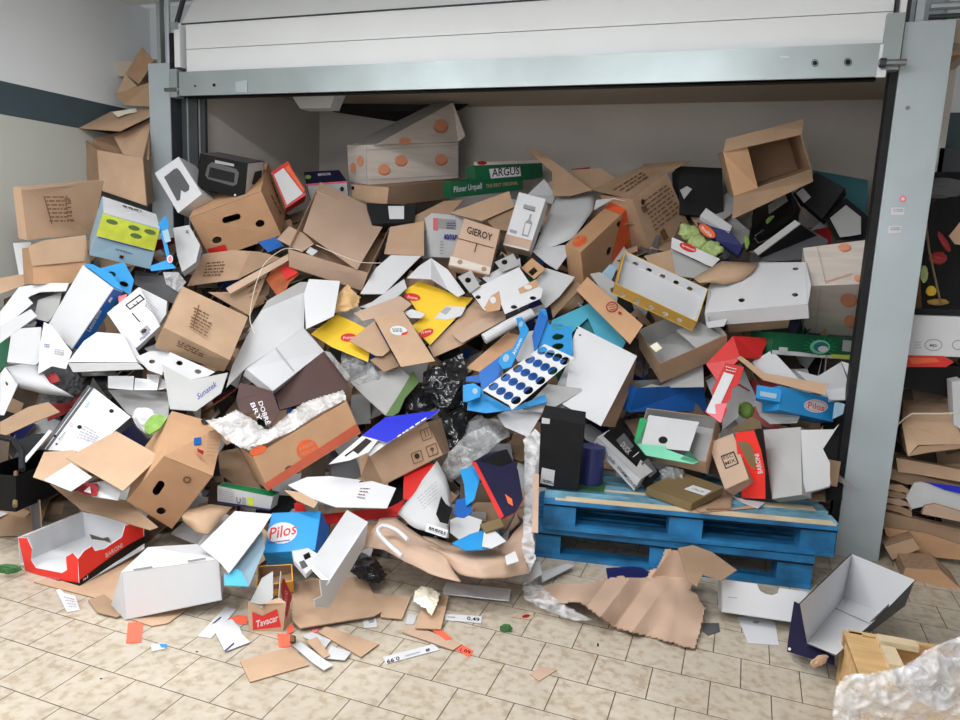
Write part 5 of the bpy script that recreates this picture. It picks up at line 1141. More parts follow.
sheet('cardboard_sheet', 'grey brown torn sheet behind the red fruit tray', 'cardboard', [(0, 530), (30, 520), (62, 518), (80, 510), (88, 514), (60, 530), (20, 545), (0, 548)], .2, 'olive')
sheet('plastic_sheet', 'translucent white sheet left of the red fruit tray', 'plastic sheet', [(0, 548), (14, 526), (38, 541), (30, 566), (0, 558)], .16, 'white_dirty')
sheet('paper_scrap', 'white paper scrap at the left edge above the green leaves', 'paper', [(0, 556), (22, 552), (24, 566), (4, 570)], .08, 'white')
crumple('leaf_bunch', 'bunch of green leaves on the tiles at the left edge', 'leaves', (9, 569), (15, 6), 0, 'leaf_dark', .7, 7, 3, .5, 3, floorz=.04)

t = Thing('pasta_tray', 'red and white open tray with white lettering on the lower left', 'tray')
B = fitbox(dict(o=(78, 559), a=(144, 524), c=(18, 538), ac=(83, 512), b=(79.5, 586)), y=2.10, size=(None, None, None), onfloor=True); B0 = B
p = t.part('body')
def qf(k, pts): 
    P, n = B.face(k); pl = (P[0], n); return [onplane(u, v, pl) for u, v in pts], n
P, n = B.face('c0'); pc = (P[0], n)
p.panel([onplane(u, v, pc) for u, v in ((78, 559), (84, 551), (92, 546), (95, 551), (104, 549), (122, 537), (125, 526), (143, 519), (144, 532), (145, 542), (79.5, 586.5))], .004, 'red_bright', 'white', n=n)
p.patch(pc, [(79.6, 586), (145, 543), (145, 536), (128, 545), (104, 562), (80, 580)], 'black'); p.text(pc, 'BARONI', (106, 558), (122.5, 547), (-.6, -4.4), 'white'); p.text(pc, 'al', (83, 581), (88, 578), (0, -3), 'white')
P, n = B.face('a0'); pa = (P[0], n)
p.panel([onplane(u, v, pa) for u, v in ((78, 559), (79.5, 586.5), (27, 579), (20, 546), (18, 538), (27, 538), (32, 549), (31, 560), (36, 568), (62, 573), (67, 570), (66, 557), (73, 553))], .004, 'red_bright', 'white', n=n); p.patch(pa, [(27, 578), (79.5, 586.5), (79.5, 583), (26, 575)], 'black'); p.text(pa, 'BARONI', (45, 579), (59, 580.5), (0, -3), 'pink')
for k in ('a1', 'c1', 'b1'): P, n = B.face(k); p.panel(P, .004, 'red_bright' if k != 'b1' else 'white', 'white', n=n)
f = t.part('flap', 'grey white back flap'); f.panel([B.p(0, 0, 1), B.p(1, 0, 1), at(83, 514, -.02)+V((0, 0, .0)), at(40, 530, .0)], .004, 'white_dirty')
sheet('cardboard_sheet', 'brown flat cardboard under the red tray and white box', 'cardboard', [(34, 582), (80, 580), (120, 560), (150, 552), (190, 560), (200, 600), (168, 623), (152, 626), (128, 618), (96, 598)], 0, 'kraft', floorz=.006)
sheet('cardboard_sheet', 'smaller brown cardboard piece left of the white slotted box', 'cardboard', [(88, 600), (104, 594), (126, 612), (117, 617), (97, 612)], 0, 'kraft_dull', floorz=.012)
t = Thing('white_slotted_box', 'flat white carton with two dark slots on the tiles', 'box')
B = fitbox(dict(o=(121, 572), a=(219, 559), b=(125, 620), ab=(222, 600), c=(148, 547), ac=(197, 544)), y=2.06, size=(None, None, .2), onfloor=True); p = t.part('body'); pl = B.plane('c0')
carton(p, B, 'white', holes={'b0': []}); p.patch(pl, [(133, 569), (152, 566), (152.6, 568), (134, 571)], 'ink_soft'); p.patch(pl, [(187, 560.5), (206, 557.5), (206, 559.5), (188, 562.5)], 'ink_soft')
f = t.part('flap'); f.panel([B.p(0, 0, 0), B.p(0, 1, 0), fl(111, 605, .02), fl(117, 592, .08)], .004, 'white_dirty'); 
sheet('white_sheet', 'long white card leaning between white box and light blue pack', 'card', [(200, 546), (235, 511), (272, 514), (262, 530), (229, 573), (220, 562)], -.32, 'white')
t = Thing('blue_sleeve', 'pale blue see-through sleeve leaning on the white card', 'sleeve'); sheet('', '', '', [(262, 530), (265, 548), (249, 586), (224, 585), (224, 573), (232, 571)], -.26, 'pale_blue', thing=t, pname='sleeve')
sheet('', '', '', [(224, 578), (232, 566), (242, 572), (248, 586), (225, 585)], -.29, 'sky_card', thing=t, pname='fold')
t = Thing('blue_pack', 'light blue sweets pack with white oval badge low in the middle', 'box')
B = fitbox(dict(o=(321, 511), a=(272, 513), b=(315, 550), ab=(263, 553), c=(329, 527)), -.26, size=(None, None, .08)); p = t.part('body'); carton(p, B, 'blue', mats={'a0': 'blue_mid'}); pl = B.plane('c0'); p.oval(pl, (282, 533), (15, 10.6), 'white', -8); p.text(pl, 'Pilos', (269, 540), (296, 534), (1.6, -12), 'red'); p.line(pl, (268, 543), (290, 540), 1, 'ink_blue')
t = Thing('green_white_box', 'slim white and green box with yellow price mark', 'box')
B = fitbox(dict(o=(273, 497), a=(217.5, 486), b=(270, 510), ab=(217.5, 502), c=(280, 492), ac=(224, 482)), -.2); p = t.part('body'); carton(p, B, 'white_dirty', mats={'b0': 'green_bright', 'a0': 'white'}); pl = B.plane('c0')
p.patch(pl, [(247.5, 497), (253.5, 498), (253, 506.5), (247.5, 505.5)], 'lime'); p.text(pl, 'U', (236.5, 503), (240.5, 504), (0, -6), 'ink'); p.patch(pl, [(242, 497), (246, 498), (245.6, 505), (242, 504.5)], 'ink_soft'); p.scribble(pl, [(218.5, 489), (234, 492), (234, 502), (218.5, 500)], 5, 'ink_soft', 4, .9, .6)
p.patch(pl, [(217.5, 501), (270, 509), (270, 511), (217.5, 503)], 'navy')
bent('cardboard_sheet', 'curved brown cardboard flap under the slim green box', 'cardboard', [[(188, 510), (210, 504), (232, 507)], [(182, 516, -.04), (204, 520, -.04), (222, 518)], [(183, 521), (196, 532), (208, 534)]], -.2, 'kraft', sub=1, smooth=True)
sheet('cardboard_sheet', 'brown panel between slim green box and orange print carton', 'cardboard', [(218, 452), (238, 448), (258, 478), (262, 492), (238, 486), (220, 474)], -.1, 'kraft_dull')
t = Thing('orange_print_carton', 'brown carton with orange round print and red stripe full of plastic', 'box')
B = fitbox(dict(o=(252, 457), a=(347, 401), b=(268, 491), ab=(361, 433), c=(239, 447)), -.42, size=(None, None, .28)); p = t.part('body'); carton(p, B, 'kraft_warm', 'kraft_inner', open=('b0',), holes={'c0': [ovalpx((289, 468.5), (4.2, 2.8), -25), ovalpx((333, 444), (4.2, 3), -25)]}); pl = B.plane('c0')
p.oval(pl, (307.5, 450), (11, 10.4), 'orange'); p.text(pl, 'HIER', (300, 451), (314, 444.6), (0, -3.6), 'kraft_warm'); p.text(pl, 'FRISCH', (300, 457), (315, 450.4), (0, -3.6), 'kraft_warm'); p.patch(pl, [(264, 484), (356, 424), (360.6, 432), (268, 491)], 'brick'); p.oval(pl, (258, 450.5), (9, 4), 'orange', -22)
wrap('bubble_wrap', 'crumpled clear wrap spilling left out of the orange print carton', 'plastic wrap', [(206, 422), (222, 419), (236, 410), (250, 416), (262, 428), (270, 432), (284, 420), (292, 426), (264, 443), (250, 448), (238, 447), (226, 438)], -.44, 'bubble_wrap', .025, 9, 3, 2)
wrap('bubble_wrap', 'crumpled clear wrap filling the orange print carton', 'plastic wrap', [(262, 434), (272, 430), (286, 417), (304, 404), (322, 397), (343, 391), (347, 400), (322, 412), (292, 429), (262, 444), (250, 446)], -.46, 'bubble_wrap', .02, 9, 6, 2)
t = Thing('brown_lettered_box', 'dark chocolate brown carton with white block letters', 'box')
sheet('', '', '', [(289, 378), (306, 366), (324, 352), (336, 366), (348, 380), (345, 391), (280, 410), (275, 394)], -.22, 'choc', thing=t, pname='large_panel', t=.01); t_, p, pl = sheet('', '', '', [(237, 400), (272, 391), (280, 412), (269, 428), (258, 412), (242, 414)], -.45, 'choc', thing=t, pname='lettered_flap'); 
for k, w in enumerate(('DOBR\u00c9', 'BR\u00dd')): p.text(pl, w, (258-k*8, 402+k*1.5), (266-k*8, 425-k*4), (5.4, -1.6), 'white')
sheet('', '', '', [(236, 400), (240, 383), (252, 385), (272, 391)], -.4, 'choc', thing=t, pname='flap')
wrap('plastic_bag', 'clear plastic bag hanging below the yellow cards', 'bag', [(340, 347), (365, 358), (392, 366), (407, 372), (398, 381), (372, 380), (352, 386), (342, 374)], -.06, 'grey_film', .03, 9, 2)
sheet('plastic_sheet', 'clear lettered plastic strip beside the dark brown carton', 'plastic sheet', [(324, 351), (330, 352), (350, 376), (347, 381)], -.26, 'grey_film')
sheet('grey_card', 'smooth grey panel with green edge left of the black bag', 'card', [(350, 382), (372, 372), (400, 368), (412, 378), (404, 392), (386, 416), (366, 398)], -.1, 'grey_card')
sheet('green_strip', 'dull green card edge left of the black bag', 'card', [(413, 371), (420, 381), (405, 398), (399, 412), (393, 416), (385, 416), (398, 396)], -.12, 'green_dull')
wrap('rubbish_bag', 'crumpled shiny black bag in the middle of the heap', 'bag', [(423, 374), (438, 362), (462, 352), (467, 372), (462, 395), (450, 410), (436, 405), (422, 388)], -.12, 'black_film', .05, 9, 4, 2)
wrap('rubbish_bag', 'black bag hanging lower beside the blue brochure carton', 'bag', [(438, 408), (463, 394), (467, 420), (461, 442), (448, 456), (440, 430)], -.04, 'black_film', .04, 9, 9, 2)
wrap('rubbish_bag', 'dark bag behind the blue brochure', 'bag', [(402, 394), (414, 380), (430, 384), (438, 404), (424, 416), (406, 414)], .0, 'black_film', .04, 9, 5, 2)
t = Thing('brochure_carton', 'brown carton with outlined handling icons holding a blue brochure', 'box')
B = fitbox(dict(o=(369, 455), a=(427, 422), b=(384, 485), ab=(443, 455), c=(358, 450)), -.36, size=(None, None, .2)); p = t.part('body'); carton(p, B, 'kraft', 'kraft_dull', open=('b0',)); pl = B.plane('c0')
for c in ((426, 434), (432, 450), (417, 457)):
    q = [(c[0]-6, c[1]-3), (c[0]+3.6, c[1]-7), (c[0]+6.4, c[1]+3.4), (c[0]-3, c[1]+7)]
    for i in range(4): p.line(pl, q[i], q[(i+1) % 4], .7, 'ink_brown')
p.line(pl, (424, 430), (426, 437), .8, 'ink_brown'); p.line(pl, (427, 429), (429, 436), .8, 'ink_brown'); p.oval(pl, (417, 456), (2.6, 2.6), 'ink'); p.oval(pl, (432, 449), (2, 1.6), 'ink_brown'); p.line(pl, (432, 449), (433, 454), .7, 'ink_brown')
f = t.part('flap'); f.panel([B.p(0, 0, 0), B.p(0, 1, 0), at(374, 486, -.28), at(361, 476, -.3), at(358, 452, -.3)], .004, 'kraft_dull'); f = t.part('flap'); f.panel([B.p(1, 0, 0), B.p(1, 1, 0), at(450, 452, -.1), at(441, 418, -.1)], .004, 'kraft_dull')
t, p, pl = sheet('blue_brochure', 'royal blue brochure lying on the icon carton', 'brochure', [(362, 435), (386, 417), (440, 410), (431, 417), (387, 443)], -.46, 'blue_royal', 'white'); p.scribble(pl, [(396, 436), (425, 417), (427, 419), (398, 438)], 1, 'white', 3, .95, 1.4)
t, p, pl = sheet('printed_leaflet', 'white leaflet with black print beside the blue brochure', 'leaflet', [(329, 464), (362, 436), (378, 440), (369, 452), (350, 460)], -.46, 'white'); p.patch(pl, [(352, 450), (366, 438), (372, 441), (358, 454)], 'ink'); p.line(pl, (345, 456), (356, 448), 1.6, 'ink')
t, p, pl = sheet('printed_leaflet', 'narrow white leaflet folded in front of the icon carton', 'leaflet', [(366, 452), (384, 440), (392, 440), (370, 456)], -.44, 'white')
sheet('dark_card', 'dark panel under the white leaflet with black print', 'card', [(330, 466), (356, 458), (362, 476), (345, 482), (332, 476)], -.22, 'grey_dark')
t, p, pl = sheet('white_leaflet', 'curved white leaflet under the orange print carton', 'leaflet', [(288, 485), (307, 477), (330, 476), (361, 480), (348, 492), (336, 507), (310, 498)], -.3, 'white')
t, p, pl = sheet('white_leaflet', 'white leaflet with faint brown print above the red tray', 'leaflet', [(336, 507), (346, 484), (372, 481), (396, 488), (387, 508)], -.34, 'white'); p.scribble(pl, [(360, 487), (372, 487), (366, 500), (356, 498)], 4, 'ink_brown', 5, .7, .9)
sheet('cardboard_sheet', 'brown cardboard wedge under the curved white leaflet', 'cardboard', [(284, 490), (300, 492), (318, 502), (314, 508), (296, 500)], -.32, 'kraft')
t = Thing('red_tray', 'bright red open tray beneath the leaflets', 'tray')
sheet('', '', '', [(294, 503), (303, 502), (306, 512), (322, 514), (388, 508), (398, 503), (404, 499), (405, 510), (398, 516), (330, 524), (296, 520)], -.16, 'red', thing=t, pname='front')
sheet('', '', '', [(404, 472), (430, 462), (436, 466), (426, 484), (410, 500), (403, 499)], -.22, 'red', thing=t, pname='side'); sheet('', '', '', [(388, 482), (406, 474), (404, 500), (388, 508)], -.14, 'black', thing=t, pname='inside')
t = Thing('grey_wall_strip', 'long white card trough standing diagonally near the floor', 'card')
sheet('', '', '', [(347, 510), (368, 522), (330, 581), (310, 564)], -.34, 'white_dirty', thing=t, pname='inner_face'); sheet('', '', '', [(368, 522), (365, 545), (329, 608), (316, 607), (314, 600), (322, 596), (320, 580), (330, 580)], -.4, 'white', thing=t, pname='side_face')
sheet('', '', '', [(310, 564), (330, 581), (327, 585), (312, 570)], -.38, 'white', thing=t, pname='end_flap')
t = Thing('checkered_box', 'white packet with black squares behind the white trough', 'packet'); t_, p, pl = sheet('', '', '', [(292, 551), (308, 548), (318, 554), (314, 566), (306, 574), (294, 560)], -.2, 'white', thing=t, pname='packet', t=.02)
p.patch(pl, [(303, 555), (309, 552), (311, 557), (305, 560)], 'black'); p.patch(pl, [(299, 562), (304, 560), (308, 566), (302, 569)], 'grey_dark')
t = Thing('amber_box', 'small open amber yellow box with purple print on the tiles', 'box')
B = fitbox(dict(o=(256, 587), a=(293, 581), b=(258, 600), c=(258, 566), ac=(292, 564), ab=(294, 592)), y=2.36, size=(None, None, None), onfloor=True); p = t.part('body'); carton(p, B, 'amber', 'kraft_inner', open=('b0',)); pl = B.plane('c0'); p.text(pl, 'S-Budget', (272, 592), (282, 588), (-.4, -6), 'ink_blue')
wrap('rubbish_scraps', 'crumpled dark scraps behind the white trough', 'scraps', [(352, 556), (364, 552), (376, 560), (388, 574), (378, 582), (360, 580), (350, 570)], 0, 'black_film', .03, 12, 8, 1, floorz=.06)
sheet('cardboard_sheet', 'dull brown carton panel left of the paper bag', 'cardboard', [(364, 524), (380, 520), (372, 545), (362, 550)], -.2, 'kraft_dull')  # panel in the duller brown
t = Thing('paper_bag', 'brown paper bag with white twisted handle lying in front', 'bag')
bent('', '', '', [[(380, 519), (396, 517), (412, 528), (428, 538), (446, 552)], [(372, 530, -.03), (390, 534, -.05), (408, 546, -.05), (430, 556, -.04), (452, 566, -.02)], [(366, 546), (384, 550), (404, 560), (430, 573), (460, 582)]], -.24, 'kraft_pink', 'kraft', .003, thing=t, pname='body', sub=2, smooth=True, ripple=.012, seed=2)
q = t.part('handle', 'white rope handle'); q.tube(arc([(402, 556), (388, 544), (378, 532), (383, 526), (396, 530), (408, 540)], -.36), .009, 'white', 7)
t = Thing('wrapping_paper', 'glossy pinkish brown wrapping paper bulging at the floor', 'paper')
bent('', '', '', [[(424, 536), (446, 540), (470, 545), (500, 548), (532, 516)], [(430, 548, -.06), (455, 560, -.1), (480, 566, -.12), (505, 560, -.1), (536, 545, -.02)], [(440, 563, 0), (460, 574, -.04), (482, 578, -.06), (505, 578, -.04), (531, 574, 0)]], -.2, 'kraft_pink', 'kraft', .003, thing=t, pname='sheet', sub=2, smooth=True, ripple=.015, seed=5)
sheet('', '', '', [(505, 556), (515, 551), (519, 561), (507, 565)], -.36, 'white', thing=t, pname='sheen_patch', t=.002)  # flat white patch painted in as sheen on the paper
t = Thing('printed_bag', 'grey plastic bag printed with a black cup and small print', 'bag')
bent('', '', '', [[(438, 462), (446, 476), (450, 496), (452, 510)], [(414, 490, -.05), (425, 500, -.08), (436, 510, -.08), (448, 524, -.04)], [(398, 514), (410, 524), (430, 534), (450, 538)]], -.24, 'white_dirty', 'white', .003, thing=t, pname='body', sub=2, smooth=True, ripple=.02, seed=8)
q = t.part('print'); q.panel([at(441, 496, -.42), at(446, 504, -.42), at(452, 508, -.42), at(448, 524, -.42), at(440, 522, -.42), at(436, 514, -.42)], .001, 'black'); q.panel([at(427, 523, -.42), at(448, 530, -.42), at(446, 538, -.42), at(425, 531, -.42)], .001, 'white')
pl = fitplane([at(427, 523, -.425), at(448, 530, -.425), at(446, 538, -.425), at(425, 531, -.425)]); q.scribble(pl, [(429, 526), (446, 532), (445, 535), (428, 529)], 2, 'ink', 4, .95); q.scribble(spec([(415, 495), (435, 480), (438, 500), (420, 512)], -.4), [(416, 498), (436, 480), (438, 498), (424, 510)], 5, 'ink_soft', 4, .9, .7)
wrap('plastic_bag', 'smooth grey plastic bag arching above the navy board', 'bag', [(440, 470), (448, 450), (466, 434), (488, 426), (502, 438), (484, 456), (466, 472), (450, 482)], -.14, 'grey_film', .03, 6, 2)
sheet('plastic_sheet', 'light grey plastic film right of the hanging black bag', 'plastic sheet', [(462, 424), (482, 418), (505, 420), (510, 436), (490, 446), (466, 446)], -.04, 'grey_film')
for i, (px, d_, l) in enumerate((([(460, 470), (474, 466), (480, 478), (474, 500), (466, 506), (464, 484)], -.32, 'torn bright blue wrapper standing left of the navy board'), ([(456, 500), (470, 496), (472, 512), (462, 520), (454, 514)], -.3, 'torn blue and white wrapper below the bright blue one'), ([(452, 543), (470, 534), (484, 530), (498, 530), (500, 538), (486, 549), (466, 550)], -.36, 'flat torn blue wrapper lying on the pinkish paper'))):
    sheet('blue_wrapper', l, 'wrapper', px, d_, 'blue' if i != 1 else 'blue_deep')
sheet('white_scrap', 'white torn paper right of the flat blue wrapper', 'paper', [(484, 532), (494, 530), (506, 541), (492, 548), (482, 546)], -.38, 'white')
sheet('clear_wrapper', 'crumpled whitish wrapper between the printed bag and navy board', 'wrapper', [(450, 520), (464, 514), (482, 520), (478, 534), (460, 540), (450, 532)], -.3, 'white_dirty')
t = Thing('navy_board', 'navy board with red edge and orange mark standing in the heap', 'board')
t_, p, pl = sheet('', '', '', [(472, 462), (486, 454), (507, 449), (518, 470), (523, 499), (516, 512), (502, 519)], -.36, 'navy_dark', 'red', thing=t, pname='board', t=.008); p.patch(pl, [(472, 462), (476, 462), (504, 516), (500, 519)], 'red'); p.patch(pl, [(505, 494), (512, 499), (513, 506), (508, 503)], 'orange'); p.patch(pl, [(478, 460), (506, 450), (512, 462), (500, 466), (486, 462)], 'black')
sheet('grey_tube_card', 'small olive and grey packet at the foot of the navy board', 'packet', [(480, 524), (500, 518), (504, 526), (486, 532)], -.4, 'olive', t=.01)
wrap('plastic_film', 'tall strip of translucent film left of the black barcode box', 'film', [(524, 440), (536, 430), (544, 440), (536, 470), (532, 520), (536, 560), (529, 572), (522, 548), (524, 500)], -.26, 'frosted_film', .007, 6, 4, 1)
sheet('cardboard_strip', 'upright narrow brown strip beside the pallet end', 'cardboard', [(533, 473), (539, 474), (538, 533), (532, 532)], -.32, 'kraft_pink')
sheet('grey_card', 'pale grey card channel behind the tall film strip', 'card', [(538, 440), (544, 432), (541, 470), (534, 480), (530, 468)], -.16, 'grey_card')
wrap('plastic_film', 'crumpled clear film on the tiles before the pallet', 'film', [(518, 562), (530, 556), (536, 584), (560, 600), (592, 620), (572, 619), (545, 610), (526, 600)], 0, 'clear_film', .025, 10, 3, 1, floorz=.03)
t = Thing('white_card_angle', 'white card angle lying between film and pallet', 'card'); sheet('', '', '', [(520, 566), (540, 561), (542, 574), (524, 584)], 0, 'white', thing=t, pname='tab', floorz=.08, t=.003); sheet('', '', '', [(541, 572), (568, 563), (574, 566), (542, 582)], 0, 'white_dirty', thing=t, pname='strip', floorz=.03)

# ================================================================== loose things on the tiles
t = Thing('sweets_box', 'small open kraft box with red labels and white script on the tiles', 'box')
p = t.part('body')
q = [fl(249, 631), fl(283, 632), fl(292, 621), fl(262, 618)]
zz = lambda u, v, y: aty(u, v, y)
yf = q[0][1]
p.panel([q[0], q[1], zz(286, 603, q[1][1]), zz(279, 598, q[1][1]), zz(260, 604, q[0][1]), zz(248, 602, q[0][1])], .003, 'kraft', 'grey_card')
pl = fitplane([q[0], q[1], zz(286, 603, q[1][1])]); p.patch(pl, [(252, 612), (262, 616), (277, 609), (281, 627), (253, 630)], 'red'); p.text(pl, 'Tavacar', (256, 628), (278, 621), (0, -7), 'white')
p.panel([q[1], q[2], zz(289, 600, q[2][1]), zz(281, 571, q[1][1]+.05), zz(279, 598, q[1][1])], .003, 'kraft', 'grey_card')
pl = fitplane([q[1], q[2], zz(281, 571, q[1][1]+.05)]); p.patch(pl, [(281, 584), (284, 578), (292, 596), (287, 618), (281, 604)], 'red_deep'); p.text(pl, 'Tavacar', (286, 612), (288, 590), (-4, -.5), 'pink')
f = t.part('lid', 'grey inside of the raised lid'); f.panel([zz(249, 604, yf+.02), zz(262, 608, yf), zz(273, 598, yf+.06), zz(273, 571, yf+.16), zz(262, 578, yf+.12)], .003, 'grey_card', 'kraft')
f = t.part('back'); f.panel([q[3], q[2], zz(289, 600, q[2][1]), zz(262, 600, q[3][1])], .003, 'kraft')
sheet('cardboard_board', 'large brown board flat under the white trough', 'cardboard', [(291, 585), (310, 578), (356, 577), (366, 577), (381, 612), (374, 616), (300, 628), (293, 621)], 0, 'kraft', floorz=.022)
sheet('cardboard_board', 'brown board piece right of the large flat board', 'cardboard', [(372, 593), (411, 597), (402, 619), (381, 617)], 0, 'kraft', floorz=.012)
sheet('cardboard_board', 'rectangular brown board lying nearest the camera', 'cardboard', [(240, 661), (292, 646), (309, 665), (250, 682)], 0, 'kraft', floorz=.006)
sheet('cardboard_board', 'small brown board right of the white strips', 'cardboard', [(318, 632), (326, 626), (379, 644), (361, 657)], 0, 'kraft', floorz=.008)
t = Thing('paper_cutout', 'white paper frame strips between the two small brown boards', 'paper')
sheet('', '', '', [(291.5, 644), (301, 642), (324, 659), (333, 665), (324, 670), (312, 662)], 0, 'white', thing=t, pname='strip', floorz=.014, t=.002); sheet('', '', '', [(302, 636), (312, 632), (331, 640), (325, 648)], 0, 'white_dirty', thing=t, pname='strip', floorz=.010, t=.002); sheet('', '', '', [(331, 646), (351, 652), (345, 660), (325, 658)], 0, 'white', thing=t, pname='strip', floorz=.012, t=.002)
sheet('cardboard_scrap', 'narrow brown scrap lying on the white frame strips', 'cardboard', [(306, 641), (317, 637), (330, 655), (324, 658)], 0, 'kraft', floorz=.018)
t, p, pl = sheet('folded_paper', 'folded white paper with blue line left of the script box', 'paper', [(198, 636), (225, 607), (237, 609), (211, 638)], 0, 'white', floorz=.004, t=.002); p.line(pl, (211, 625), (221, 617), 1.2, 'navy')
t, p, pl = sheet('folded_paper', 'white notched paper with dark blue corner on the tiles', 'paper', [(211, 624), (232, 619), (240, 628), (242, 634), (250, 642), (225, 651.5)], 0, 'white', floorz=.008, t=.002); p.line(pl, (225, 651), (234, 643), 1.4, 'navy')
sheet('orange_label', 'fluorescent orange label behind the folded papers', 'label', [(228, 619), (238, 615), (247, 616), (247, 624), (240, 624)], 0, 'orange_fluo', floorz=.003, t=.001)
sheet('orange_label', 'fluorescent orange label in front of the script box', 'label', [(277, 633), (292, 635), (292, 646), (279, 647)], 0, 'orange_fluo', floorz=.004, t=.001)
sheet('orange_label', 'small orange label right of the script box', 'label', [(287, 625), (294, 625), (293, 632), (287, 634)], 0, 'orange_fluo', floorz=.005, t=.001)
sheet('orange_label', 'lone orange label on the tiles below the white slotted box', 'label', [(128, 622.5), (143, 621.5), (141.7, 642), (126, 643)], 0, 'orange_fluo', floorz=.003, t=.001)
sheet('pink_label', 'thin pink red label under the edge of the large flat board', 'label', [(311, 628), (321, 626), (317, 632), (313, 633)], 0, 'pink', floorz=.004, t=.001)
t = Thing('wooden_peg', 'small brown wooden block beside the script box', 'block'); p = t.part('block'); p.panel([fl(290, 641, .06), fl(294, 641, .06), fl(296, 642), fl(290, 643)], .02, 'ink_brown')
t, p, pl = sheet('price_label', 'white price strip reading 0.49 above the green leaf', 'price label', [(445, 614), (482, 616), (481, 623), (445, 620)], 0, 'white', floorz=.004, t=.001); p.text(pl, '0.49', (467, 620), (479.5, 621.5), (.2, -3.6), 'black'); p.scribble(pl, [(448, 616), (457, 616.6), (457, 618), (448, 617.4)], 1, 'ink_soft', 3)
t, p, pl = sheet('price_label', 'white price strip with upside down digits nearest the camera', 'price label', [(383, 657), (433, 644), (440, 649.6), (386, 664)], 0, 'white', floorz=.004, t=.001); p.text(pl, '0.99', (399, 656), (386.5, 659.6), (.9, 3.8), 'black'); p.text(pl, '8', (429.6, 648), (425.6, 649), (.4, 2.8), 'black'); p.line(pl, (405, 656), (420, 651.6), .6, 'ink_soft')
t, p, pl = sheet('orange_label', 'orange price label reading 1.09 at the end of the brown scrap', 'price label', [(455, 648.5), (462, 644.5), (473.5, 650.6), (469, 657)], 0, 'orange_fluo', floorz=.003, t=.001); p.text(pl, '1.09', (460, 651), (470, 654), (1, -3.2), 'black')
sheet('cardboard_scrap', 'long brown board scrap pointing at the orange price label', 'cardboard', [(402, 632), (411, 624), (462, 644), (453, 650)], 0, 'kraft_pink', floorz=.008)
sheet('cardboard_scrap', 'upright brown board scrap beneath the crumpled tissue', 'cardboard', [(415, 628), (425, 597), (449, 595), (441, 629)], 0, 'kraft', floorz=.018)
sheet('red_label', 'thin red label under the brown board scraps', 'label', [(432, 630), (441, 629), (452, 638), (446, 640)], 0, 'orange_fluo', floorz=.010, t=.001)
wrap('tissue', 'crumpled cream tissue lying on a brown scrap', 'tissue', [(413, 592), (420, 587), (431, 588), (439, 594), (437, 605), (432, 614), (424, 609), (416, 600)], 0, 'tissue', .02, 16, 3, 1, floorz=.04)
sheet('white_board', 'flat white card strip before the pinkish paper', 'card', [(443, 588), (447, 582), (511, 589), (509, 600.6), (443, 593.5)], 0, 'white', floorz=.02)
sheet('paper_scrap', 'tiny white label left of the crumpled tissue', 'label', [(408, 614), (417, 615), (414, 624), (406, 624)], 0, 'white_dirty', floorz=.003, t=.001)
t, p, pl = sheet('paper_scrap', 'small white label with grey square beside the large board corner', 'label', [(363, 620), (376, 617), (377, 627), (364, 628)], 0, 'white', floorz=.003, t=.001); p.patch(pl, [(368, 619.5), (374, 618), (374, 622), (369, 623)], 'ink_soft')
crumple('green_leaf', 'single green leaf lying on the tiles', 'leaf', (506, 629), (6.5, 5.5), 0, 'leaf_dark', .4, 4, 6, .3, 3, floorz=.012)
sheet('cardboard_scrap', 'small tan scrap alone on the tiles in the middle', 'cardboard', [(530, 674), (541, 666), (557, 670), (539, 681)], 0, 'kraft_pink', floorz=.003, t=.002)
t, p, pl = sheet('paper_scrap', 'pinkish scrap with red mark right of the price strip', 'paper', [(512, 617), (524, 613), (535, 616), (530, 620)], 0, 'kraft_pink', floorz=.003, t=.001); p.oval(pl, (526, 616), (4, 1.6), 'red_deep', -10)
sheet('plastic_scrap', 'small dark plastic tab right of the torn brown board', 'plastic', [(704, 623), (719, 623), (720, 631), (708, 635), (702, 630)], 0, 'grey_dark', floorz=.004, t=.004)
t, p, pl = sheet('white_card', 'cut cornered white card lying below the notched white tray', 'card', [(738, 617), (758, 615), (775, 622), (779, 645), (748, 643)], 0, 'white', floorz=.004, t=.003); p.oval(pl, (756, 622), (3.4, 1.4), 'ink_soft')
t, p, pl = sheet('receipt', 'white paper tag with print left of the white slotted box', 'paper tag', [(56, 590), (60, 588), (64, 593), (75, 596), (80, 610), (67, 612)], 0, 'white', floorz=.004, t=.001); p.scribble(pl, [(63, 595), (74, 598), (77, 608), (69, 608)], 4, 'ink_soft', 3, .9, .7)
t, p, pl = sheet('plastic_scrap', 'tiny white and blue plastic piece on the left tiles', 'plastic', [(151, 645), (160, 643), (167, 644), (166, 648), (152, 651)], 0, 'white', floorz=.006, t=.004); p.patch(pl, [(159, 643.6), (167, 644), (166, 647.6), (161, 647)], 'blue')
for i, (u, v, l) in enumerate(((197, 652, 'small dark crumb on the tiles below the folded papers'), (101, 679, 'tiny dark crumb on the lower left tiles'), (598, 646, 'short dry stem on the tiles in the middle'))):
    crumple('crumb', l, 'crumb', (u, v), (2.2, 1.4) if i < 2 else (1, 4), 0, 'ink', .3, 3, i, .5, 1, floorz=.004)

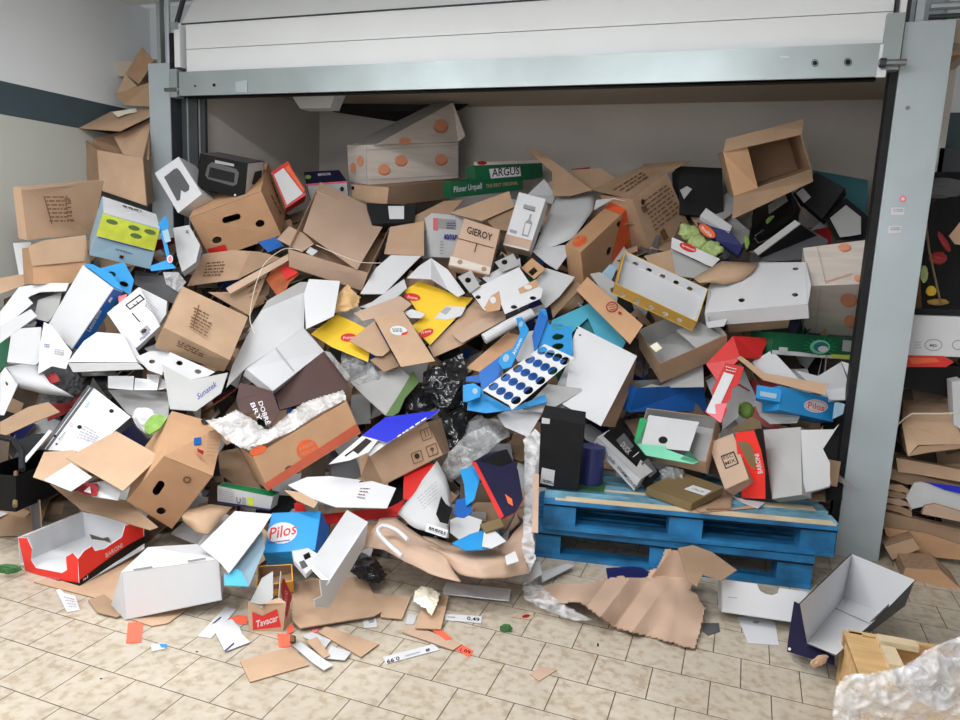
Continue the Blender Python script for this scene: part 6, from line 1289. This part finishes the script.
# torn corrugated board in front of the pallets
t = Thing('torn_cardboard', 'large torn and creased brown board in front of the pallets', 'cardboard')
torn = [(534.6, 594), (543, 585), (566, 583), (589, 583), (602, 580), (620, 576), (634, 578), (647, 577), (651, 570), (657.5, 568), (662, 558), (666, 549), (678, 551), (682, 552), (693, 569), (697, 577), (694, 583), (689, 590), (696, 594), (705, 608), (700, 630), (695, 648), (684, 646), (665, 640), (645, 635), (614, 627), (596, 613), (579, 601), (560, 603), (537, 602)]
def torn_pos(u, v):
    s = ((u-614)*.80+(v-627)*.60)        # across the creases
    r = max(0, 1-abs(v-577)/60)*.045*max(0, min(1, (u-560)/60))
    lift = .075*math.exp(-((u-582)/26)**2)*max(0, min(1, (v-575)/26))
    cre = .018*(1-abs(((s/17.0) % 2)-1)*2)*max(0, min(1, (675-u)/40))*max(0, min(1, (u-570)/30))
    h = .014+r+lift+cre+noise.noise(Vector((u*.05, v*.05, 1)))*.010
    q = fl(u, v, max(h, .006)); yl = 3.02+.17*(q[0]+.86)+cre*2
    return q if q[1] < yl else aty(u, v, yl)
p = t.part('board'); gridpoly(p, torn, torn_pos, 1.5, 'kraft_pink', .004, 'kraft_edge')
sheet('', '', '', [(678, 548), (693, 545), (712, 552), (737, 570), (722, 580), (703, 574), (697, 586), (688, 580)], 0, 'kraft_dull', thing=t, pname='raised_flap', floorz=.21)
t = Thing('notched_tray', 'white tray side with half round notch before the lower pallet', 'tray')
B = fitbox(dict(o=(721.7, 579), a=(808, 592), b=(722, 612), ab=(804, 624), c=(718, 577)), y=3.0, size=(None, None, .12), onfloor=True); p = t.part('body'); P, n = B.face('c0'); pl = (P[0], n)
p.panel([onplane(u, v, pl) for u, v in ((721.7, 579), (757, 584), (760, 591), (766, 594), (773, 595), (778, 593), (779, 588), (808, 592), (804, 624), (721.7, 612))], .004, 'white', n=n)
for k in ('a0', 'a1', 'b1'): p.panel(B.face(k)[0], .004, 'white_dirty', n=B.face(k)[1])
p.line(pl, (728, 597), (737, 598), .7, 'ink_soft')
sheet('purple_card', 'dark blue card lying under the lower pallet', 'card', [(606, 568), (640, 566), (652, 574), (636, 580), (608, 580)], 0, 'navy', floorz=.01)

t = Thing('white_carton', 'large open white carton with navy outer flap on its side', 'box')
OO = fl(846, 600, .03); 
def W(u, v, y): return aty(u, v, y)
yb = 3.28
tl, bl_, br_ = W(852, 554, yb), W(844, 598, yb-.02), W(883, 613, 2.97)
p = t.part('back_wall'); fp = W(807, 643, 2.72); n1 = unit(np.cross(tl-bl_, fp-bl_)); pl = (bl_, n1); p.panel([onplane(800, 604, pl), tl, bl_, fp], .004, 'white', 'navy_dark')
p = t.part('right_wall'); pl = (bl_, unit(np.cross(tl-bl_, br_-bl_))); p.panel([tl, onplane(915, 580, pl), br_, bl_], .004, 'white', 'grey_dark')
p = t.part('bottom'); pl = (bl_, unit(np.cross(br_-bl_, fp-bl_))); pl = (pl[0], pl[1] if pl[1][2] > 0 else -pl[1]); p.panel([bl_, br_]+[onplane(u, v, pl) for u, v in ((864, 630), (836, 655))]+[fp], .004, 'white', 'grey_dark', n=pl[1]); p.line(pl, (835, 608), (871, 624), .9, 'ink_soft')
p = t.part('outer_flap', 'navy outer flap with rounded cut'); pl = fitplane([W(793, 602, 2.95), W(787, 651, 2.74), W(834, 665, 2.62)])
p.panel([onplane(u, v, pl) for u, v in ((794, 601), (800, 604), (805, 611), (806, 620), (804, 636), (808, 643), (834, 656), (834, 665), (800, 655), (787, 651), (788, 640))], .004, 'navy_dark', n=pl[1]); p.oval(pl, (789.5, 649), (1.5, 1.5), 'white')
p = t.part('side', 'dark grey outer side'); p.panel([W(915, 580, 3.05), W(905, 606, 3.1), W(868, 634, 2.9), W(862, 631, 2.84)], .004, 'grey_dark')  # outer side in plain dark grey
crumple('tape_scrap', 'torn tan tape on the navy flap of the white carton', 'tape', (819, 661), (8, 4), 0, 'kraft', .6, 5, 3, .4, 3, ang=-30, y=2.5)

# wooden crate with plastic wrap, lower right
t = Thing('wooden_crate', 'pale wooden crate base in the lower right corner', 'crate')
cx0, cy0, an = .455, 2.28, .06
def cb(n_, x, y, z, hx, hy, hz, m='timber'):
    ca, sa = math.cos(an), math.sin(an); q = t.part(n_); q.block((cx0+x*ca-y*sa, cy0+x*sa+y*ca, z), (hx, hy, hz), m, an); return q
for x in (.03, .62): cb('corner_post', x, .03, .10, .03, .03, .10); cb('corner_post', x, .36, .10, .03, .03, .10)
cb('side_board', .012, .195, .13, .012, .17, .07); cb('front_board', .32, .0, .15, .30, .012, .045); cb('back_board', .32, .39, .15, .30, .012, .05)
cb('bottom_board', .32, .10, .12, .30, .09, .01); cb('bottom_board', .32, .29, .12, .30, .09, .01); cb('rail', .16, .345, .21, .06, .022, .010, 'timber_worn'); cb('batten', .12, .24, .205, .022, .06, .012, 'timber_worn'); cb('top_board', .05, .195, .195, .05, .17, .006)
cb('foot', -.03, .12, .075, .016, .02, .075, 'timber_worn')
wrap('plastic_wrap', 'crumpled clear wrap over the front of the wooden crate', 'plastic wrap', [(838, 686), (846, 676), (868, 674), (900, 668), (925, 655), (962, 660), (962, 724), (832, 724), (834, 704)], 0, 'clear_film', .035, 13, 4, 2, y=2.14)
wrap('plastic_wrap', 'pile of bright clear wrap at the right frame edge', 'plastic wrap', [(902, 672), (925, 652), (940, 642), (964, 634), (964, 716), (935, 714), (912, 694)], 0, 'frosted_film', .045, 13, 8, 2, y=2.14)
sheet('pink_label', 'pink label seen through the clear wrap on the crate', 'label', [(878, 696), (886, 697), (896, 707), (888, 708)], 0, 'pink', floorz=.14, t=.001)

# ================================================================== right of the column
def yb_(name, label, cat, quad, y, m='kraft_dull', t_=.2, lab=None, front2=None):
    th = Thing(name, label, cat); p = th.part(name); P = [aty(q[0], q[1], y+(q[2] if len(q) > 2 else 0)) for q in quad]; pl = fitplane(P); P = [onplane(q[0], q[1], pl) for q in quad]
    p.panel(P, t_, m, m, 'kraft_edge' if m.startswith('kraft') else m, n=pl[1]); return th, p, pl
yb_('brown_carton', 'low brown carton lying on the tiles right of the column', 'box', [(905, 568), (940, 570), (962, 590), (962, 605), (910, 603), (900, 590)], 3.72, 'kraft_warm', .2)
yb_('brown_carton', 'small brown carton end poking out behind the white carton', 'box', [(885, 547), (913, 538), (920, 549), (892, 560)], 3.9, 'kraft', .15)
yb_('cardboard_board', 'warm brown board above the low carton on the right', 'cardboard', [(884, 527), (925, 533), (962, 545), (962, 560), (920, 556), (886, 535)], 4.0, 'kraft_warm', .01)
yb_('cardboard_board', 'dark brown folded board in the middle of the right stack', 'cardboard', [(885, 512), (962, 530), (962, 545), (925, 540), (882, 526)], 4.02, 'kraft_dull', .05)
yb_('cardboard_board', 'brown board with rounded end under the white printed sheet', 'cardboard', [(925, 506), (935, 504), (962, 512), (962, 522), (922, 514)], 3.96, 'kraft_pink', .03)
yb_('white_board', 'white board with blue edge in the right stack', 'card', [(906, 498), (914, 483), (921, 482), (962, 492), (962, 512), (925, 506), (912, 509)], 3.98, 'white_dirty', .01)[1].patch(fitplane([aty(914, 483, 3.97), aty(962, 490, 3.97), aty(940, 500, 3.97)]), [(925, 482), (962, 487), (962, 494), (945, 490)], 'blue_royal')
for i in range(4):
    yb_('flattened_box', ('top', 'second', 'third', 'lowest')[i]+' flattened brown box of the pile left of the white board', 'cardboard', [(884+i, 484+i*7), (902+i*2, 485+i*7), (912, 492+i*7), (912, 497+i*7), (900, 492+i*7), (883+i, 488+i*7)], 4.04, ('kraft', 'kraft_dull', 'kraft_pink', 'kraft_dull')[i], .15)
yb_('flattened_box', 'long flattened brown box above the white board', 'cardboard', [(896, 458), (920, 462), (962, 470), (962, 482), (915, 474), (898, 472)], 4.0, 'kraft', .04)
yb_('flattened_box', 'second long flattened box with dull face on the right', 'cardboard', [(882, 466), (905, 472), (962, 486), (962, 492), (905, 484), (882, 476)], 4.04, 'kraft_dull', .1)
t = Thing('open_carton', 'open brown carton on top of the right cardboard stack', 'box'); 
p = t.part('top_panel'); p.panel([aty(903, 400, 4.2), aty(945, 402, 4.2), aty(953, 413, 4.05), aty(909, 414, 4.05)], .004, 'kraft_dull'); p = t.part('front_panel'); p.panel([aty(909, 414, 4.05), aty(953, 414, 4.05), aty(962, 440, 3.95), aty(962, 444, 3.95), aty(918, 445, 3.93), aty(908, 456, 3.9), aty(902, 424, 4.0)], .004, 'kraft')
p = t.part('side_panel'); p.panel([aty(903, 400, 4.2), aty(909, 414, 4.05), aty(902, 424, 4.0), aty(908, 456, 3.92), aty(898, 440, 4.2)], .004, 'kraft_dull'); p = t.part('lower_flap'); p.panel([aty(908, 456, 3.9), aty(919, 446, 3.93), aty(962, 444, 3.95), aty(962, 448, 3.92), aty(930, 452, 3.9)], .004, 'kraft_dull')
yb_('brown_carton', 'narrow brown carton end close behind the column', 'box', [(896, 386), (903, 386), (900, 420), (888, 460), (886, 440)], 4.1, 'kraft_dull', .2)
t = Thing('plastic_strap', 'thin pale strap across the open carton on the right', 'strap'); p = t.part('strap'); p.tube([aty(892, 430, 3.9), aty(905, 418, 3.98), aty(912, 413.5, 3.98), aty(940, 413.5, 3.98), aty(958, 413, 3.98)], .004, 'string', 6)
th, p, pl = yb_('fruit_crate', 'white fruit crate with ring print and red strip on the right', 'crate', [(906, 315), (962, 317), (962, 357), (900, 355)], 4.05, 'white', .3)
for c in (933.5,): p.oval(pl, (c, 345), (9, 6), 'ink_soft', 0, ring=.9); p.text(pl, 'MED', (930, 346.6), (937, 347), (0, -2.6), 'ink')
p.oval(pl, (958, 345), (6, 5), 'ink_soft', 0, ring=.9); p.scribble(pl, [(914, 341), (921, 341), (921, 349), (914, 349)], 3, 'ink_soft', 3, .9, .8)
q = th.part('red_strip', 'red printed strip below the white side'); pl = (pl[0]+pl[1]*.002, pl[1]); q.panel([onplane(u, v, pl) for u, v in ((900, 355), (944, 356), (954, 362), (946, 367), (898, 367))], .01, 'red', n=pl[1]); q.patch(pl, [(908, 358), (936, 358), (940, 362), (912, 364)], 'orange')
yb_('black_crate', 'black plastic crate side under the white fruit crate', 'crate', [(897, 367), (962, 366), (962, 400), (896, 386)], 4.12, 'black', .25)
yb_('white_box', 'narrow white carton end at the right frame edge', 'box', [(952, 382), (962, 380), (962, 430), (954, 425)], 3.98, 'white_dirty', .1)
t = Thing('flower_crate', 'black crate filled with dark wrapped plants above the white crate', 'crate')
p = t.part('back'); p.panel([aty(915, 172, 4.5), aty(962, 172, 4.5), aty(962, 320, 4.35), aty(902, 320, 4.35)], .1, 'black')
p = t.part('rim'); p.panel([aty(902, 308, 4.1), aty(962, 310, 4.1), aty(962, 318, 4.1), aty(900, 316, 4.1)], .02, 'black_matt'); p = t.part('post'); p.tube([aty(925, 215, 4.15), aty(929, 250, 4.12), aty(941, 305, 4.1)], .005, 'olive', 6)
p = t.part('film'); p.tube([aty(930, 180, 4.2), aty(945, 190, 4.2), aty(960, 194, 4.2)], .01, 'grey_dark', 6)
for i, (c, r, m, l) in enumerate((((926, 198), (8, 5), 'duct_dark', 'dark wrapped bundle at the top of the plant crate'), ((943, 188), (18, 8), 'grey_dark', 'grey plastic bundle on the top edge of the plant crate'), ((938, 258), (7, 5), 'red_deep', 'dark red flower head in the plant crate'), ((944, 242), (2.4, 9), 'red_deep', 'red flower bud leaning right in the plant crate'), ((931, 291), (4, 4), 'yellow', 'yellow flower low in the plant crate'), ((924, 274), (3, 7), 'lettuce', 'pale yellow tulip bud next to the column'), ((938, 302), (9, 2.6), 'gold', 'dull yellow flowers along the crate rim'))):
    crumple('wrapped_plant' if i < 2 else 'flower', l, 'plant' if i < 2 else 'flower', c, r, 0, m, .3, 4, i, .6, 3, y=4.16, ang=-30 if i == 3 else 0)
yb_('cardboard_scrap', 'light brown card corner sticking out of the plant crate', 'cardboard', [(949, 236), (962, 220), (962, 245), (955, 244)], 4.12, 'kraft', .01)
yb_('brown_carton', 'brown carton end high above the column on the right', 'box', [(946, 30), (962, 34), (962, 54), (946, 57)], 4.2, 'kraft', .2)
yb_('dark_locker', 'dark grey cabinet side under the wall band on the right', 'cabinet', [(940, 148), (962, 148), (962, 178), (936, 178)], 4.6, 'galv_dark', .08)
yb_('brown_basket', 'brown ribbed basket side next to the column', 'basket', [(908, 280), (920, 270), (922, 312), (902, 312)], 4.2, 'ink_brown', .1)

# ================================================================== packed card deep inside the heap
t = Thing('packed_cardboard', 'jumbled crushed cardboard packed deep inside the heap', 'cardboard scraps', kind='stuff')
p = t.part('packed_cardboard'); rnd = random.Random(11)
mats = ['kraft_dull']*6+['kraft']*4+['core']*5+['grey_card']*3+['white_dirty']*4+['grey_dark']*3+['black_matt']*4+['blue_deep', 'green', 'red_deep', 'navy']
def inside(u, v):
    top = np.interp(u, [-70, 80, 200, 280, 340, 460, 560, 640, 720, 860], [290, 250, 245, 205, 205, 215, 200, 205, 200, 250])
    bot = np.interp(u, [-70, 60, 200, 260, 360, 520, 560, 840], [545, 548, 556, 560, 562, 562, 486, 486])
    return top < v < bot
def core_sheet(u, v, d, s):
    c = at(u, v, d)
    if c[2] < .06: c = c+V((0, 0, .06-c[2]))
    if v < 500 and u > 545: c[2] = max(c[2], .37)
    ax = unit(V([rnd.gauss(0, 1) for _ in range(3)])); n = unit(V((0, -1, .8))+ax*.9); a = unit(np.cross(n, V([rnd.gauss(0, 1) for _ in range(3)]))); b = np.cross(n, a); w, h = s*rnd.uniform(.5, 1.2), s*rnd.uniform(.35, .9)
    P = [c+a*w+b*h*rnd.uniform(.6, 1), c-a*w*rnd.uniform(.7, 1)+b*h, c-a*w-b*h*rnd.uniform(.7, 1), c+a*w*rnd.uniform(.7, 1)-b*h]
    for k in range(4):
        q = P[k]
        if q[2] < .01: q[2] = .01
        lim = 5.32 if q[0] > -3.4 else 3.86
        q[1] = min(q[1], lim)
        if q[1] > 3.85: q[0] = max(q[0], -3.4); q[0] = min(q[0], .43)
        q[0] = max(q[0], LW+.02)
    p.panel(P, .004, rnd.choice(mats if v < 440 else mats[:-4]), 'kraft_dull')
k = 0
while k < 960:
    u, v = rnd.uniform(-70, 850), rnd.uniform(200, 560)
    if inside(u, v): core_sheet(u, v, rnd.uniform(-.02, .2) if (u > 560 and v > 455) else rnd.uniform(.24, .45) if v < 330 else rnd.uniform(.16, .42) if v < 500 else rnd.uniform(.02, .2), rnd.uniform(.08, .19)); k += 1

t = Thing('packed_cardboard', 'dark crushed cardboard added as backing behind the stack right of the column', 'cardboard scraps', kind='stuff'); p = t.part('packed_cardboard')  # backing added so the gaps of the stack look dark
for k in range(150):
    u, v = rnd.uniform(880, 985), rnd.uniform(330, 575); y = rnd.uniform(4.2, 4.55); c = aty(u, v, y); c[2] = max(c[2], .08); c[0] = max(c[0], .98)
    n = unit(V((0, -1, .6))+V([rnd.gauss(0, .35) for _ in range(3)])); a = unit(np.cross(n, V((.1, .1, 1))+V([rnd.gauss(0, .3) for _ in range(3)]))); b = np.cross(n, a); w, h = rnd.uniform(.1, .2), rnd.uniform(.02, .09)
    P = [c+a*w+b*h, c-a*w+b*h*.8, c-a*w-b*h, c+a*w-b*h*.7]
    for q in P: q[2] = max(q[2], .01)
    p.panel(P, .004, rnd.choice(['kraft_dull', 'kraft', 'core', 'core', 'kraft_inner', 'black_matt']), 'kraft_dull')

GROUPS = dict(cardboard_box='brown cardboard boxes of the heap', cardboard_sheet='brown cardboard sheets of the heap', cardboard_board='brown boards lying flat', cardboard_scrap='brown cardboard scraps', cardboard_strip='narrow brown cardboard strips',
    white_sheet='white card sheets of the heap', white_card='white card pieces', white_box='white boxes of the heap', white_board='white boards of the heap', grey_card='grey card pieces', black_box='black boxes of the heap',
    orange_label='fluorescent orange labels on the tiles', price_label='white price strips on the tiles', lettuce='lettuce heads in the heap', flower='flowers in the plant crate', rubbish_bag='black rubbish bags', plastic_wrap='clear wrap on the crate',
    bubble_wrap='clear wrap in the orange print carton', beer_tray='green beer trays', flattened_box='flattened boxes right of the column', brown_carton='brown cartons right of the column', blue_pack='blue packs of the heap', paper_scrap='paper scraps',
    folded_paper='folded white papers on the tiles', banana_carton='brown fruit cartons with oval holes', pasta_tray='red and white lettered trays', yellow_sheet='yellow cards with red ovals', printed_leaflet='white printed leaflets', white_leaflet='white leaflets above the red tray',
    blue_wrapper='torn blue wrappers', plastic_film='pieces of clear film', plastic_bag='plastic bags', plastic_sheet='plastic sheets', leaf='green leaf scraps', crumb='crumbs on the tiles', cardboard_tray='brown trays', fruit_tray='white fruit trays', wrapped_plant='wrapped plants')
for T_ in ALL:
    if not T_.group and T_.kind is None and sum(o.name == T_.name for o in ALL) > 1: T_.group = GROUPS.get(T_.name)
for T_ in ALL: T_.build()
cd_ = bpy.data.cameras.new('camera'); cam = bpy.data.objects.new('camera', cd_); C.objects.link(cam)
cd_.sensor_fit = 'HORIZONTAL'; cd_.sensor_width = 36; cd_.lens = F/960*36; cd_.clip_start = .02
cx, cy, cz = R@np.array([1, 0, 0.]), R@np.array([0, -1, 0.]), R@np.array([0, 0, -1.])
cam.matrix_world = Matrix(((cx[0], cy[0], cz[0], 0), (cx[1], cy[1], cz[1], 0), (cx[2], cy[2], cz[2], H), (0, 0, 0, 1)))
bpy.context.scene.camera = cam
w_ = bpy.data.worlds.new('world'); bpy.context.scene.world = w_; w_.use_nodes = True
w_.node_tree.nodes['Background'].inputs[0].default_value = (.9, .95, 1, 1); w_.node_tree.nodes['Background'].inputs[1].default_value = .25
vs_ = bpy.context.scene.view_settings; vs_.view_transform = 'Standard'; vs_.look = 'None'; vs_.gamma = 1; vs_.use_curve_mapping = False
vs_.exposure = 0.08
bpy.context.scene.cycles.max_bounces = 8
bpy.context.scene.cycles.transparent_max_bounces = 12
